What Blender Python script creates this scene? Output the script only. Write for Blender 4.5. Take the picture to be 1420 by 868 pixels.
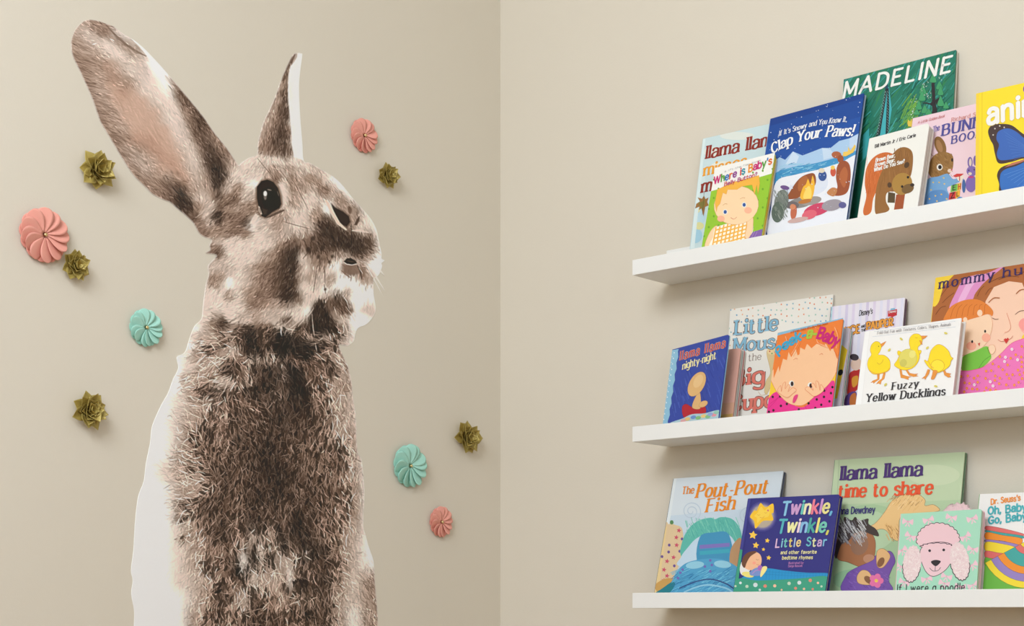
import bpy, bmesh, math, random
import numpy as np
from mathutils import Vector, Matrix

for _o in list(bpy.data.objects):
    bpy.data.objects.remove(_o)
S = bpy.context.scene
COL = S.collection
rnd = random.Random(7)

# ---------------------------------------------------------------- camera
FPX, CX, HOR = 2184.0, 710.0, 850.0            # focal length, centre column and horizon row for the 1420x868 frame
CAMP = Vector((2.2705, -2.4819, 1.0))
YAW = math.radians(42.03)
cd = bpy.data.cameras.new('camera')
cd.sensor_width = 36.0
cd.lens = FPX / 1420.0 * 36.0
cd.shift_y = (HOR - 434.0) / 1420.0
cd.clip_start = 0.05
cam = bpy.data.objects.new('camera', cd)
COL.objects.link(cam)
cam.location = CAMP
cam.rotation_euler = (math.pi / 2, 0, YAW)
S.camera = cam

# ---------------------------------------------------------------- light and exposure
S.view_settings.view_transform = 'Standard'
S.view_settings.look = 'None'
S.view_settings.gamma = 1.0
S.view_settings.use_curve_mapping = False
S.view_settings.exposure = -0.05
w = bpy.data.worlds.new('daylight')
S.world = w
w.use_nodes = True
bg = w.node_tree.nodes['Background']
bg.inputs[0].default_value = (0.80, 0.88, 1.0, 1)
bg.inputs[1].default_value = 1.0


def area(name, loc, target, sx, sy, power, col):
    d = bpy.data.lights.new(name, 'AREA')
    d.shape = 'RECTANGLE'
    d.size, d.size_y = sx, sy
    d.energy = power
    d.color = col
    o = bpy.data.objects.new(name, d)
    COL.objects.link(o)
    o.location = loc
    o.rotation_euler = (Vector(target) - Vector(loc)).to_track_quat('-Z', 'Y').to_euler()
    return o


# daylight standing in the two window openings behind the camera, and an added key light high up, out of view
area('window_daylight_side', (3.62, -2.3, 1.95), (0.0, -1.3, 1.35), 1.7, 1.6, 16, (0.92, 0.983, 1.06))
area('window_daylight_back', (1.6, -3.92, 1.95), (1.2, 0.0, 1.35), 1.9, 1.6, 10, (0.92, 0.983, 1.06))
area('added_key_light', (1.35, -2.75, 2.82), (0.75, -0.75, 1.25), 1.3, 1.3, 62, (0.92, 0.983, 1.06))


# ---------------------------------------------------------------- helpers
def lin(c):
    c = np.asarray(c, dtype=np.float64) / 255.0
    return np.where(c <= 0.04045, c / 12.92, ((c + 0.055) / 1.055) ** 2.4)


def nodes(m):
    m.use_nodes = True
    nt = m.node_tree
    return nt, nt.nodes['Principled BSDF']


def mat(name, rgb, rough=0.6, spec=0.3, metal=0.0, bump=0.0, bscale=300.0, var=0.0, vscale=40.0, sheen=0.0):
    """procedural paint / paper / card: base colour with a faint noise, and a fine bump"""
    m = bpy.data.materials.new(name)
    nt, p = nodes(m)
    c = lin(rgb)
    tc = nt.nodes.new('ShaderNodeTexCoord')
    nz = nt.nodes.new('ShaderNodeTexNoise')
    nz.inputs['Scale'].default_value = vscale
    nt.links.new(tc.outputs['Object'], nz.inputs['Vector'])
    mx = nt.nodes.new('ShaderNodeMix')
    mx.data_type = 'RGBA'
    mx.inputs[6].default_value = (*(c * (1 - var)), 1)
    mx.inputs[7].default_value = (*np.minimum(c * (1 + var), 1), 1)
    nt.links.new(nz.outputs['Fac'], mx.inputs[0])
    nt.links.new(mx.outputs[2], p.inputs['Base Color'])
    p.inputs['Roughness'].default_value = rough
    p.inputs['Specular IOR Level'].default_value = spec
    p.inputs['Metallic'].default_value = metal
    if sheen:
        p.inputs['Sheen Weight'].default_value = sheen
    if bump:
        n2 = nt.nodes.new('ShaderNodeTexNoise')
        n2.inputs['Scale'].default_value = bscale
        n2.inputs['Detail'].default_value = 3
        nt.links.new(tc.outputs['Object'], n2.inputs['Vector'])
        b = nt.nodes.new('ShaderNodeBump')
        b.inputs['Strength'].default_value = bump
        b.inputs['Distance'].default_value = 0.002
        nt.links.new(n2.outputs['Fac'], b.inputs['Height'])
        nt.links.new(b.outputs['Normal'], p.inputs['Normal'])
    return m


def colmat(name, rough=0.4, spec=0.3, grain=0.03):
    """printed sheet: ink colours come from the mesh's colour attribute, a fine paper grain on top"""
    m = bpy.data.materials.new(name)
    nt, p = nodes(m)
    a = nt.nodes.new('ShaderNodeVertexColor')
    a.layer_name = 'Ink'
    tc = nt.nodes.new('ShaderNodeTexCoord')
    nz = nt.nodes.new('ShaderNodeTexNoise')
    nz.inputs['Scale'].default_value = 700
    nt.links.new(tc.outputs['Object'], nz.inputs['Vector'])
    hv = nt.nodes.new('ShaderNodeHueSaturation')
    mr = nt.nodes.new('ShaderNodeMapRange')
    mr.inputs[3].default_value = 1 - grain
    mr.inputs[4].default_value = 1 + grain
    nt.links.new(nz.outputs['Fac'], mr.inputs[0])
    nt.links.new(mr.outputs[0], hv.inputs['Value'])
    nt.links.new(a.outputs['Color'], hv.inputs['Color'])
    nt.links.new(hv.outputs['Color'], p.inputs['Base Color'])
    p.inputs['Roughness'].default_value = rough
    p.inputs['Specular IOR Level'].default_value = spec
    return m


def link(name, me, m=None, parent=None):
    o = bpy.data.objects.new(name, me)
    COL.objects.link(o)
    if m is not None:
        for x in (m if isinstance(m, (list, tuple)) else [m]):
            me.materials.append(x)
    if parent is not None:
        o.parent = parent
    return o


def mesh_of(name, verts, faces, smooth=False):
    me = bpy.data.meshes.new(name)
    me.from_pydata([tuple(v) for v in verts], [], [tuple(f) for f in faces])
    me.update()
    if smooth:
        me.polygons.foreach_set('use_smooth', [True] * len(me.polygons))
    return me


def tag(o, label=None, cat=None, group=None, kind=None):
    for k, v in (('label', label), ('category', cat), ('group', group), ('kind', kind)):
        if v:
            o[k] = v
    return o


def empty(name, mtx):
    o = bpy.data.objects.new(name, None)
    o.empty_display_size = 0.03
    COL.objects.link(o)
    o.matrix_world = mtx
    return o


def box_geo(x0, x1, y0, y1, z0, z1, bev=0.0):
    bm = bmesh.new()
    bmesh.ops.create_cube(bm, size=1.0)
    for v in bm.verts:
        v.co = Vector((x0 + (v.co.x + .5) * (x1 - x0), y0 + (v.co.y + .5) * (y1 - y0), z0 + (v.co.z + .5) * (z1 - z0)))
    if bev:
        bmesh.ops.bevel(bm, geom=list(bm.edges), offset=bev, segments=2, affect='EDGES', profile=0.5)
    bmesh.ops.recalc_face_normals(bm, faces=bm.faces)
    return bm


def bm_obj(name, bm, m, parent=None, smooth=False):
    me = bpy.data.meshes.new(name)
    bm.to_mesh(me)
    bm.free()
    if smooth:
        me.polygons.foreach_set('use_smooth', [True] * len(me.polygons))
    return link(name, me, m, parent)


def ray(px, py):
    f = Vector((-math.sin(YAW), math.cos(YAW), 0))
    r = Vector((math.cos(YAW), math.sin(YAW), 0))
    return f + r * ((px - CX) / FPX) + Vector((0, 0, (HOR - py) / FPX))


# ---------------------------------------------------------------- materials
M_WALL = mat('beige_wall_paint', (222, 214, 198), 0.75, 0.15, bump=0.10, bscale=260, var=0.012, vscale=3)
M_CEIL = mat('ceiling_white', (240, 238, 232), 0.8, 0.1)
M_FLOOR = mat('oak_floor', (176, 146, 114), 0.5, 0.3, var=0.12, vscale=6)
M_TRIM = mat('white_trim_paint', (238, 238, 234), 0.45, 0.3)
M_LEDGE = mat('white_ledge_paint', (240, 240, 236), 0.42, 0.25, bump=0.03, bscale=500, var=0.008)
M_GLASS = bpy.data.materials.new('window_glass')
_nt, _p = nodes(M_GLASS)
_p.inputs['Transmission Weight'].default_value = 1.0
_p.inputs['Roughness'].default_value = 0.0
_p.inputs['IOR'].default_value = 1.02
M_INK = colmat('printed_cover_paper', 0.38, 0.28, 0.02)
M_VINYL = colmat('printed_vinyl', 0.5, 0.2, 0.02)
M_PAGES = mat('page_edges', (222, 212, 200), 0.8, 0.1, var=0.06, vscale=200)
M_BOARD = mat('grey_board_edges', (206, 198, 192), 0.7, 0.15, var=0.04)

# ---------------------------------------------------------------- the room
RX, RY, RZ = 3.7, -4.0, 3.1


def struct(name, bm, m, parent=None):
    o = bm_obj(name, bm, m, parent)
    o['kind'] = 'structure'
    return o


def wall_with_hole(name, axis, at, t, lo, hi, holes):
    """a wall slab along axis ('x' or 'y') with one rectangular window opening"""
    a, b, z0, z1 = holes
    bm = bmesh.new()
    for (u0, u1, v0, v1) in ((lo, a, 0, RZ), (b, hi, 0, RZ), (a, b, 0, z0), (a, b, z1, RZ)):
        q = box_geo(u0, u1, at, at + t, v0, v1) if axis == 'x' else box_geo(at, at + t, u0, u1, v0, v1)
        me = bpy.data.meshes.new('tmp')
        q.to_mesh(me)
        q.free()
        bm.from_mesh(me)
        bpy.data.meshes.remove(me)
    return struct(name, bm, M_WALL)


struct('wall_left', box_geo(-0.1, 0, RY - .1, 0.1, 0, RZ), M_WALL)
struct('wall_back', box_geo(0, RX + .1, 0, 0.1, 0, RZ), M_WALL)
wall_with_hole('wall_right', 'y', RX, 0.1, RY - .1, 0, (-3.2, -1.4, 1.05, 2.8))
wall_with_hole('wall_front', 'x', RY - .1, 0.1, 0, RX, (0.6, 2.6, 1.05, 2.8))
struct('floor', box_geo(-.1, RX + .1, RY - .1, .1, -.1, 0), M_FLOOR)
struct('ceiling', box_geo(-.1, RX + .1, RY - .1, .1, RZ, RZ + .1), M_CEIL)
struct('baseboard_left', box_geo(0, .014, RY, 0, 0, .11, .003), M_TRIM)
struct('baseboard_back', box_geo(.014, RX, -.014, 0, 0, .11, .003), M_TRIM)


def window(name, axis, at, a, b, z0, z1):
    bm = bmesh.new()
    f = .05
    mid = (a + b) / 2
    for (u0, u1, v0, v1) in ((a, a + f, z0, z1), (b - f, b, z0, z1), (a, b, z0, z0 + f), (a, b, z1 - f, z1), (mid - f / 2, mid + f / 2, z0, z1)):
        q = box_geo(u0, u1, at, at + .04, v0, v1) if axis == 'x' else box_geo(at, at + .04, u0, u1, v0, v1)
        me = bpy.data.meshes.new('tmp')
        q.to_mesh(me)
        q.free()
        bm.from_mesh(me)
        bpy.data.meshes.remove(me)
    o = struct(name, bm, M_TRIM)
    q = box_geo(a, b, at + .018, at + .022, z0, z1) if axis == 'x' else box_geo(at + .018, at + .022, a, b, z0, z1)
    bm_obj('pane', q, M_GLASS, o)
    return o


window('window_1', 'y', RX + .01, -3.2, -1.4, 1.05, 2.8)
window('window_2', 'x', RY - .05, 0.6, 2.6, 1.05, 2.8)

lamp = empty('added_light_panel', Matrix.Translation((1.35, -2.75, 2.82)) @ (Vector((0.75, -0.75, 1.25)) - Vector((1.35, -2.75, 2.82))).to_track_quat('-Z', 'Y').to_matrix().to_4x4())  # softbox-like panel and rod, added out of view to carry the key light
tag(lamp, 'added square white light panel tilted towards the corner of the walls', 'lamp')
bm_obj('light_panel_body', box_geo(-.68, .68, -.68, .68, .012, .06, .006), M_TRIM, lamp)
bm = bmesh.new()
bmesh.ops.create_cone(bm, cap_ends=True, segments=20, radius1=.03, radius2=.03, depth=.5, matrix=lamp.matrix_world.inverted() @ Matrix.Translation((1.35, -2.72, 2.86 + .25 - .01)))
bm_obj('light_panel_rod', bm, M_TRIM, lamp)

# ---------------------------------------------------------------- rabbit decal on the left wall
PAL = dict(w=(238, 231, 224, .12), W=(232, 229, 223, .05), c=(223, 207, 195, .36), p=(208, 189, 177, .58), n=(189, 166, 153, .9),
           t=(170, 145, 131, 1.), m=(147, 122, 110, 1.1), b=(121, 99, 88, 1.1), d=(93, 75, 67, 1.1), k=(67, 54, 49, 1.), x=(45, 36, 34, .8),
           s=(210, 176, 158, .32), S=(196, 158, 140, .36), L=(214, 195, 186, .3))
CTRL = """
120 31 n;132 31 t;138 36 m;145 42 m;152 37 t;160 44 t;168 55 m;178 62 t;190 66 t;196 71 t;163 41 w;170 46 w;178 51 w;190 60 w;200 68 w;209 80 w;216 92 w;222 105 w;229 118 w;233 125 w
106 45 n;115 45 p;125 52 p;135 58 p;145 64 c;155 70 c;165 75 c;175 82 p;185 85 p;195 85 p;104 60 t;112 62 n;122 68 n;135 72 n;148 78 p;104 75 t;115 76 t;128 80 t;140 85 t;150 92 S
107 86 m;118 92 t;130 92 t;143 95 t;158 92 n;112 98 m;122 104 t;135 105 n;148 103 t;160 105 S;118 112 m;130 113 t;142 114 n;152 115 s;162 108 t;172 113 t;176 120 t;170 98 p;182 98 c;192 100 p;202 104 L;210 115 c
124 125 m;132 128 n;145 128 n;158 125 s;170 128 S;182 128 s;195 122 p;205 125 c;215 122 c;130 142 m;138 146 t;150 145 n;162 142 s;175 142 s;188 142 s;200 142 s;212 140 p;222 138 c
142 160 m;150 158 t;160 158 n;172 160 s;185 165 s;200 165 s;215 160 s;228 160 p;238 160 c;246 170 L;150 175 t;160 175 t;172 178 n;185 180 s;200 182 s;215 185 s;230 185 s;245 185 c;252 190 L
156 190 t;165 192 m;176 192 t;188 192 S;200 195 S;212 195 S;225 200 s;238 200 s;250 205 p;258 205 c;165 205 t;175 208 n;185 208 n;198 205 t;212 208 S;222 212 S;235 212 s;248 215 s;258 218 p;265 222 c
168 216 m;178 220 n;190 222 p;200 222 n;212 220 n;225 220 S;238 222 S;250 225 s;262 230 p;270 240 p;180 232 m;190 234 t;200 236 p;212 232 n;225 232 s;238 235 S;250 240 S;260 248 s;268 252 p
190 245 t;200 250 m;212 252 t;222 248 t;235 245 p;245 250 t;255 258 S;265 262 t;205 262 m;215 262 t;225 258 m;240 252 m;248 260 b
244 116 t;250 126 b;258 135 b;266 150 m;268 142 d;275 158 d;262 158 t;270 170 b;280 172 d;288 178 m;275 185 b;285 190 d;295 192 t;280 198 m;290 204 k;300 205 m;308 208 t;285 212 b;295 218 k;305 218 d;315 215 m;320 222 n;290 228 d;300 230 k;310 228 d;318 230 n;325 230 p;298 240 x;306 240 k;290 245 t;300 252 k;308 255 d
222 130 c;235 148 c;245 165 c;255 185 p;265 205 p;272 222 p;278 238 p;284 252 n;290 262 n;235 255 d;250 268 k;258 282 k;262 292 d;240 270 b;225 270 m;265 262 n;275 272 p;285 275 p;295 285 p;285 295 p;275 288 t;268 300 b;278 310 m;285 318 m;290 310 p;298 318 t;290 300 p;300 300 k;305 305 d;295 305 n;296 270 t;303 272 d;305 285 b;300 335 p;297 345 m;303 350 b;300 325 t
408 78 m;404 84 b;400 92 b;395 105 b;398 118 m;390 120 n;394 130 b;399 135 d;384 140 n;390 148 b;396 152 d;376 158 n;385 165 m;393 165 d;370 172 n;378 180 m;386 182 d;395 185 d;401 180 m;364 188 n;372 195 m;382 198 d;392 200 d;400 202 b;362 205 t;372 208 m;384 209 b;396 210 d;403 212 b
412 84 w;408 98 w;406 112 w;410 125 w;406 140 w;411 155 w;407 170 w;412 185 w;407 200 w;414 205 w;411 218 w;415 76 w
312 262 p;318 255 p;312 275 t;322 275 m;320 280 b;318 290 t;330 262 t;335 262 n;342 270 p;330 240 c;340 232 c;350 225 c;335 250 c;345 245 p;350 240 c;347 252 w;342 262 c;352 235 p;315 300 m;325 305 m;335 300 m;345 292 t;355 290 t;325 290 n;315 312 t;325 318 m;335 320 m;342 310 d;350 300 b;352 305 w;348 312 w;340 325 t;360 310 p
360 220 c;372 222 c;385 222 c;400 224 c;412 222 c;425 228 c;365 232 p;378 235 n;390 232 p;402 235 n;415 238 p;428 235 p;440 242 p;360 242 c;372 245 n;384 245 m;395 245 p;405 250 t;418 250 n;430 248 t;442 252 t;452 248 c;462 250 w;472 260 w;480 268 w;488 278 w;497 287 w;506 297 w;514 309 w;520 320 w;523 332 w;527 345 w
395 258 c;397 268 c;394 275 c;405 262 t;415 262 n;425 262 n;435 262 p;445 265 m;452 265 m;460 262 n;455 272 n;465 270 p;472 272 t;478 280 t;470 280 n;405 275 n;415 275 n;425 275 c;435 272 c;440 278 c;448 280 p;455 285 w;410 285 n;420 285 c;430 285 c;440 288 n
385 305 n;395 300 n;405 295 c;415 298 c;425 295 c;400 310 p;412 310 c;425 310 p;435 300 n;430 318 p;330 335 c;345 335 c;360 330 c;375 325 p;385 318 n;395 325 p;315 345 c;325 348 c;340 350 c;355 345 c;370 340 c;380 335 p;390 340 t;400 340 m;312 360 p;325 362 c;338 362 c;350 360 c;360 355 p;370 355 n;380 355 t;390 355 b;400 350 d;408 352 k
300 370 p;305 385 t;310 375 p;320 375 p;330 378 c;342 375 p;352 372 n;362 370 t;372 372 m;382 370 b;392 370 d;402 368 k;408 370 k;414 370 n;300 395 t;308 395 c;318 392 w;330 392 c;342 390 p;352 388 n;362 388 m;372 388 m;382 388 b;392 385 d;402 388 k;410 390 b;418 385 p
295 405 c;305 408 c;318 410 n;330 408 c;340 405 n;352 405 t;362 408 m;372 408 m;382 405 b;392 405 d;400 412 k;410 408 d;418 405 c;290 425 c;305 425 c;320 425 c;335 425 c;345 420 t;355 420 m;368 420 t;380 420 n;392 422 n;405 420 p;415 415 b;425 415 c;285 440 c;300 440 p;320 438 c;340 438 p;355 435 n;370 435 p;385 435 p;398 435 c;410 432 c
440 300 t;450 305 d;455 310 d;448 315 d;445 330 b;435 330 m;432 342 b;428 348 d;440 345 d;450 340 d;460 320 d;470 330 d;465 340 d;480 335 d;490 340 k;500 345 d;505 335 b;515 340 b;495 330 d;485 325 b;510 325 n;516 330 t;505 322 c;498 320 c;488 345 d;498 352 m;510 355 n;515 350 t;470 350 m;460 350 b;450 352 b;455 358 t;465 356 p;475 352 p;482 352 p;520 345 c;523 352 w;520 360 w;515 370 w;522 372 w
480 285 n;490 285 t;495 292 b;500 300 n;505 305 c;510 310 c;515 318 c;485 300 n;487 312 n;478 318 p;470 312 p;462 302 p;456 292 w;452 282 w;425 345 m;420 355 c;430 360 n;440 360 t;448 362 b;445 370 n;435 372 n;425 372 c;418 360 c;440 385 p;430 385 n;420 395 c;430 400 c;440 395 p;450 390 c;455 380 c;462 372 w;470 365 w
480 370 m;488 373 b;495 373 n;498 365 p;503 376 m;505 385 t;510 380 p;470 385 w;460 385 t;455 392 t;465 395 w;475 395 w;485 390 w;495 395 w;505 400 w;512 410 w;515 420 w;450 402 w;440 405 c;430 412 c;425 418 c;460 405 w;472 405 w;480 408 n;490 410 w;500 420 w;510 430 p;515 425 c;505 440 w;495 445 w;488 455 w;483 468 w;478 472 c
466 410 d;461 421 b;470 417 d;476 429 b;457 410 n;444 425 k;441 432 k;435 441 k;450 445 x;461 451 k;441 458 x;454 456 k;430 458 d;420 453 d;417 460 b;428 467 n;441 471 n;454 467 p;465 468 n;468 440 n;472 445 c;476 456 m;479 464 m;463 460 d;417 427 c;424 432 w;411 438 c;402 453 p;419 443 c;398 445 d;389 453 c;384 471 x;398 469 x;391 482 x;411 471 k;417 484 x;430 480 x;426 491 x;444 478 k;461 477 d;470 473 d
443 495 t;457 488 m;467 488 n;409 499 m;404 517 x;413 530 x;417 547 x;435 508 b;454 508 d;459 512 d;444 510 m;465 500 n;476 519 n;483 536 t;435 526 b;454 526 t;463 537 n;444 537 m;389 534 d;386 525 k;380 545 k;486 525 c;490 545 c
303 446 d;310 452 d;295 453 t;286 459 p;317 461 p;310 470 b;295 472 n;277 470 n;268 465 c;340 463 k;349 474 x;351 483 x;343 470 x;332 474 b;328 464 m;358 472 b;369 477 b;369 461 b;380 463 d;395 479 x;365 488 d;343 490 d;323 488 p;310 488 n;295 485 m;317 499 m;332 499 m;350 498 p;369 499 n;368 507 k;358 511 d;321 516 d;314 511 d;303 510 n;290 503 n;270 496 n;258 496 c;251 498 w;262 507 c;262 529 n;277 520 n;295 525 t;304 535 p;317 529 p;332 525 b;341 529 n;358 525 d;354 540 k;384 522 k;393 520 n;369 536 k;293 544 d;312 544 d;277 544 m;264 547 n;251 551 c;243 540 w;323 551 m;343 551 b;361 553 d;380 548 n
270 455 w;262 475 w;252 490 w;246 508 w;240 530 w;232 550 w;280 445 c
"""
GRID = """
560 - W w c n n m b m d d k b m n p w
580 - W w p n m m d b d k d d b n p w
605 W W w p m b m b d d d d b m n n w
630 W W w n m b b d d k d b b b m n w
655 W w c n n b d b d k k d b b m n w
680 W W w n n m d b d d k b d b b t w
705 W W w p m d b b d d b d d b m t w
730 W W W c t b b m k d m x d m m n w
755 W W w c n m b m d b n d k b t p w
780 W W W c n t m d d k p t b d m p w
805 W W W c p n m b b p n t m k t c n
830 W W W W p t m n d t n t t d n c n
855 W W W W n m t m d d m m b d n w n
895 W W W W n m t m d d m m b d n w n
"""
BLOB = """252 701 9 8 d;251 719 9 7 d;309 733 11 17 k;300 740 9 12 d;254 747 7 6 b;289 788 8 10 d;314 776 8 8 d;330 792 11 10 x;340 797 7 8 k;305 821 8 12 k;313 834 10 8 d;346 723 8 8 k;303 850 8 16 d
381 702 4 14 k;385 735 6 15 x;394 755 6 13 x;418 751 11 8 k;432 768 7 13 k;446 764 14 10 k;421 776 6 10 x;354 770 6 20 x;362 784 5 9 d;420 811 8 16 x;409 813 6 8 k;436 819 7 7 k;398 815 6 9 d;405 845 6 16 d;428 852 9 12 k;387 862 9 6 d
362 766 6 22 c;402 800 5 18 w;352 803 7 18 c;338 778 9 17 w;340 835 7 20 p;350 745 6 14 p;424 770 4 9 p;375 745 10 18 n;372 800 12 20 n;375 842 14 20 m
402 372 9 30 k;396 385 10 24 d;398 412 10 9 k;350 478 8 16 x;356 487 10 8 k;395 478 18 13 x;420 483 14 8 x;402 515 8 20 x;413 530 7 14 x;450 445 14 9 k;441 455 12 8 x;300 300 7 5 k;251 268 8 12 k;300 243 6 20 k;470 322 16 12 d;480 336 22 9 d;456 312 9 9 d;495 342 12 10 k;503 377 3 10 m
455 322 15 10 k;476 335 17 10 k;496 345 14 9 k;509 337 8 11 d;444 334 9 9 d;428 345 5 5 d;472 632 4 20 d;420 560 9 12 k;360 690 10 9 k;372 615 9 10 k;330 610 8 8 k;290 600 8 8 k;262 650 7 6 d;352 545 9 8 k"""
FLOW = """120 50 30;150 60 32;115 100 20;130 140 15;150 180 25;180 215 35;210 250 40;240 262 45;200 150 50;240 200 50;240 160 60;275 165 58;300 215 62;305 250 75;390 150 105;385 200 95;360 225 130;385 235 55;420 245 60;450 255 55;470 275 55;325 260 140;320 290 140;340 305 150;335 320 160
330 350 140;360 380 130;400 380 115;300 400 120;340 430 150;380 430 140;410 440 115;430 370 100;450 390 115;480 400 120;440 335 60;490 335 80;510 360 40;480 430 60;470 450 60;505 420 90;300 450 20;270 480 160;290 520 150;350 500 80;440 440 100;440 480 20;460 520 70
240 560 20;250 620 20;250 680 10;300 600 100;350 650 90;450 600 100;490 600 70;300 720 105;260 760 120;350 800 80;420 760 80;480 740 70;500 800 55;450 830 80;300 840 105;380 850 100;340 580 60;400 620 110"""
OUT = [(115.8,29.7),(121,27.8),(127,27.3),(138.4,29.7),(147.3,32.9),(159.4,37.7),(170.6,46.6),(186.8,56.3),(202.9,70),(217.4,85.3),(227,96),(240,111),(256,130),(280,159),(297.4,184),(315,205.8),(328,225),(331.3,229.2),(336,225),(345.8,218.7),(355.5,215.5),
(357.2,210.8),(358.6,195),(365.5,169.7),(374.3,151),(382,133.4),(387,118.8),(392.9,103),(398.8,89.4),(402.7,81.5),(407.6,74.7),(411.5,73.3),(417.4,74),(419.3,76.6),(416.4,99),(414.8,122.7),(416.4,161.8),(419.3,197),(421.3,222.6),
(429.8,225.8),(446.8,235.5),(464.5,246.8),(477.4,259.7),(488.7,274.2),(504.8,292),(515.3,304.8),(522.6,319.4),(525.8,335.5),(529.2,351.5),(529.2,358.4),(533.4,361.2),(529.2,364.6),(529.9,369.4),(526.5,379),(521.6,384.7),(518.4,387.4),(518.1,406.8),(521,425),(519.2,436),(509,449),(497,454.5),(492.4,463.7),(490.6,473),(481.4,479.8),(475.9,478.5),(470.3,479.4),(475.9,493.2),(483.2,509.8),(487.8,530),(489.7,550),
(493.7,579),(495.7,624),(501.6,637.7),(504.5,667),(505.5,686.7),(503.8,726.9),(506.8,741),(512,759.7),(518,778),(520,804.8),(523.2,843.8),(524.3,868),(525,905),(186,905),(186,868),(186.4,847.9),(182.3,823.3),(184.4,804.8),(181.9,790.5),(185.4,761.8),(187.4,726.9),(191.5,690),(199.6,667),(202.5,643.6),(208.4,614.2),(211.3,590.7),(223,563.3),(232.9,545.7),(240,526.5),(247.4,510.6),(245.5,494.9),(256.6,488.5),(264,466.4),(270.4,451.6),(279.6,442.4),(281.7,424.4),(285.2,396.8),(289.5,381),(288.6,369),(295.6,360.5),(299.9,353.6),(285.2,351),(291.3,346.7),(290.5,340),(293,333),(281.6,327.6),(275.2,322),(268.7,309.8),(262,303),(256,297.5),(248,291),(236.5,280.8),(230,278.4),(212.6,270),(203,260.6),(183.5,241),(164,210.6),(154.5,194.5),(140,170.3),(136,160),(127,134.5),(111,99),(100.5,76.5),(98.9,58.7),(103,44.2),(109.4,35.3)]


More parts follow.
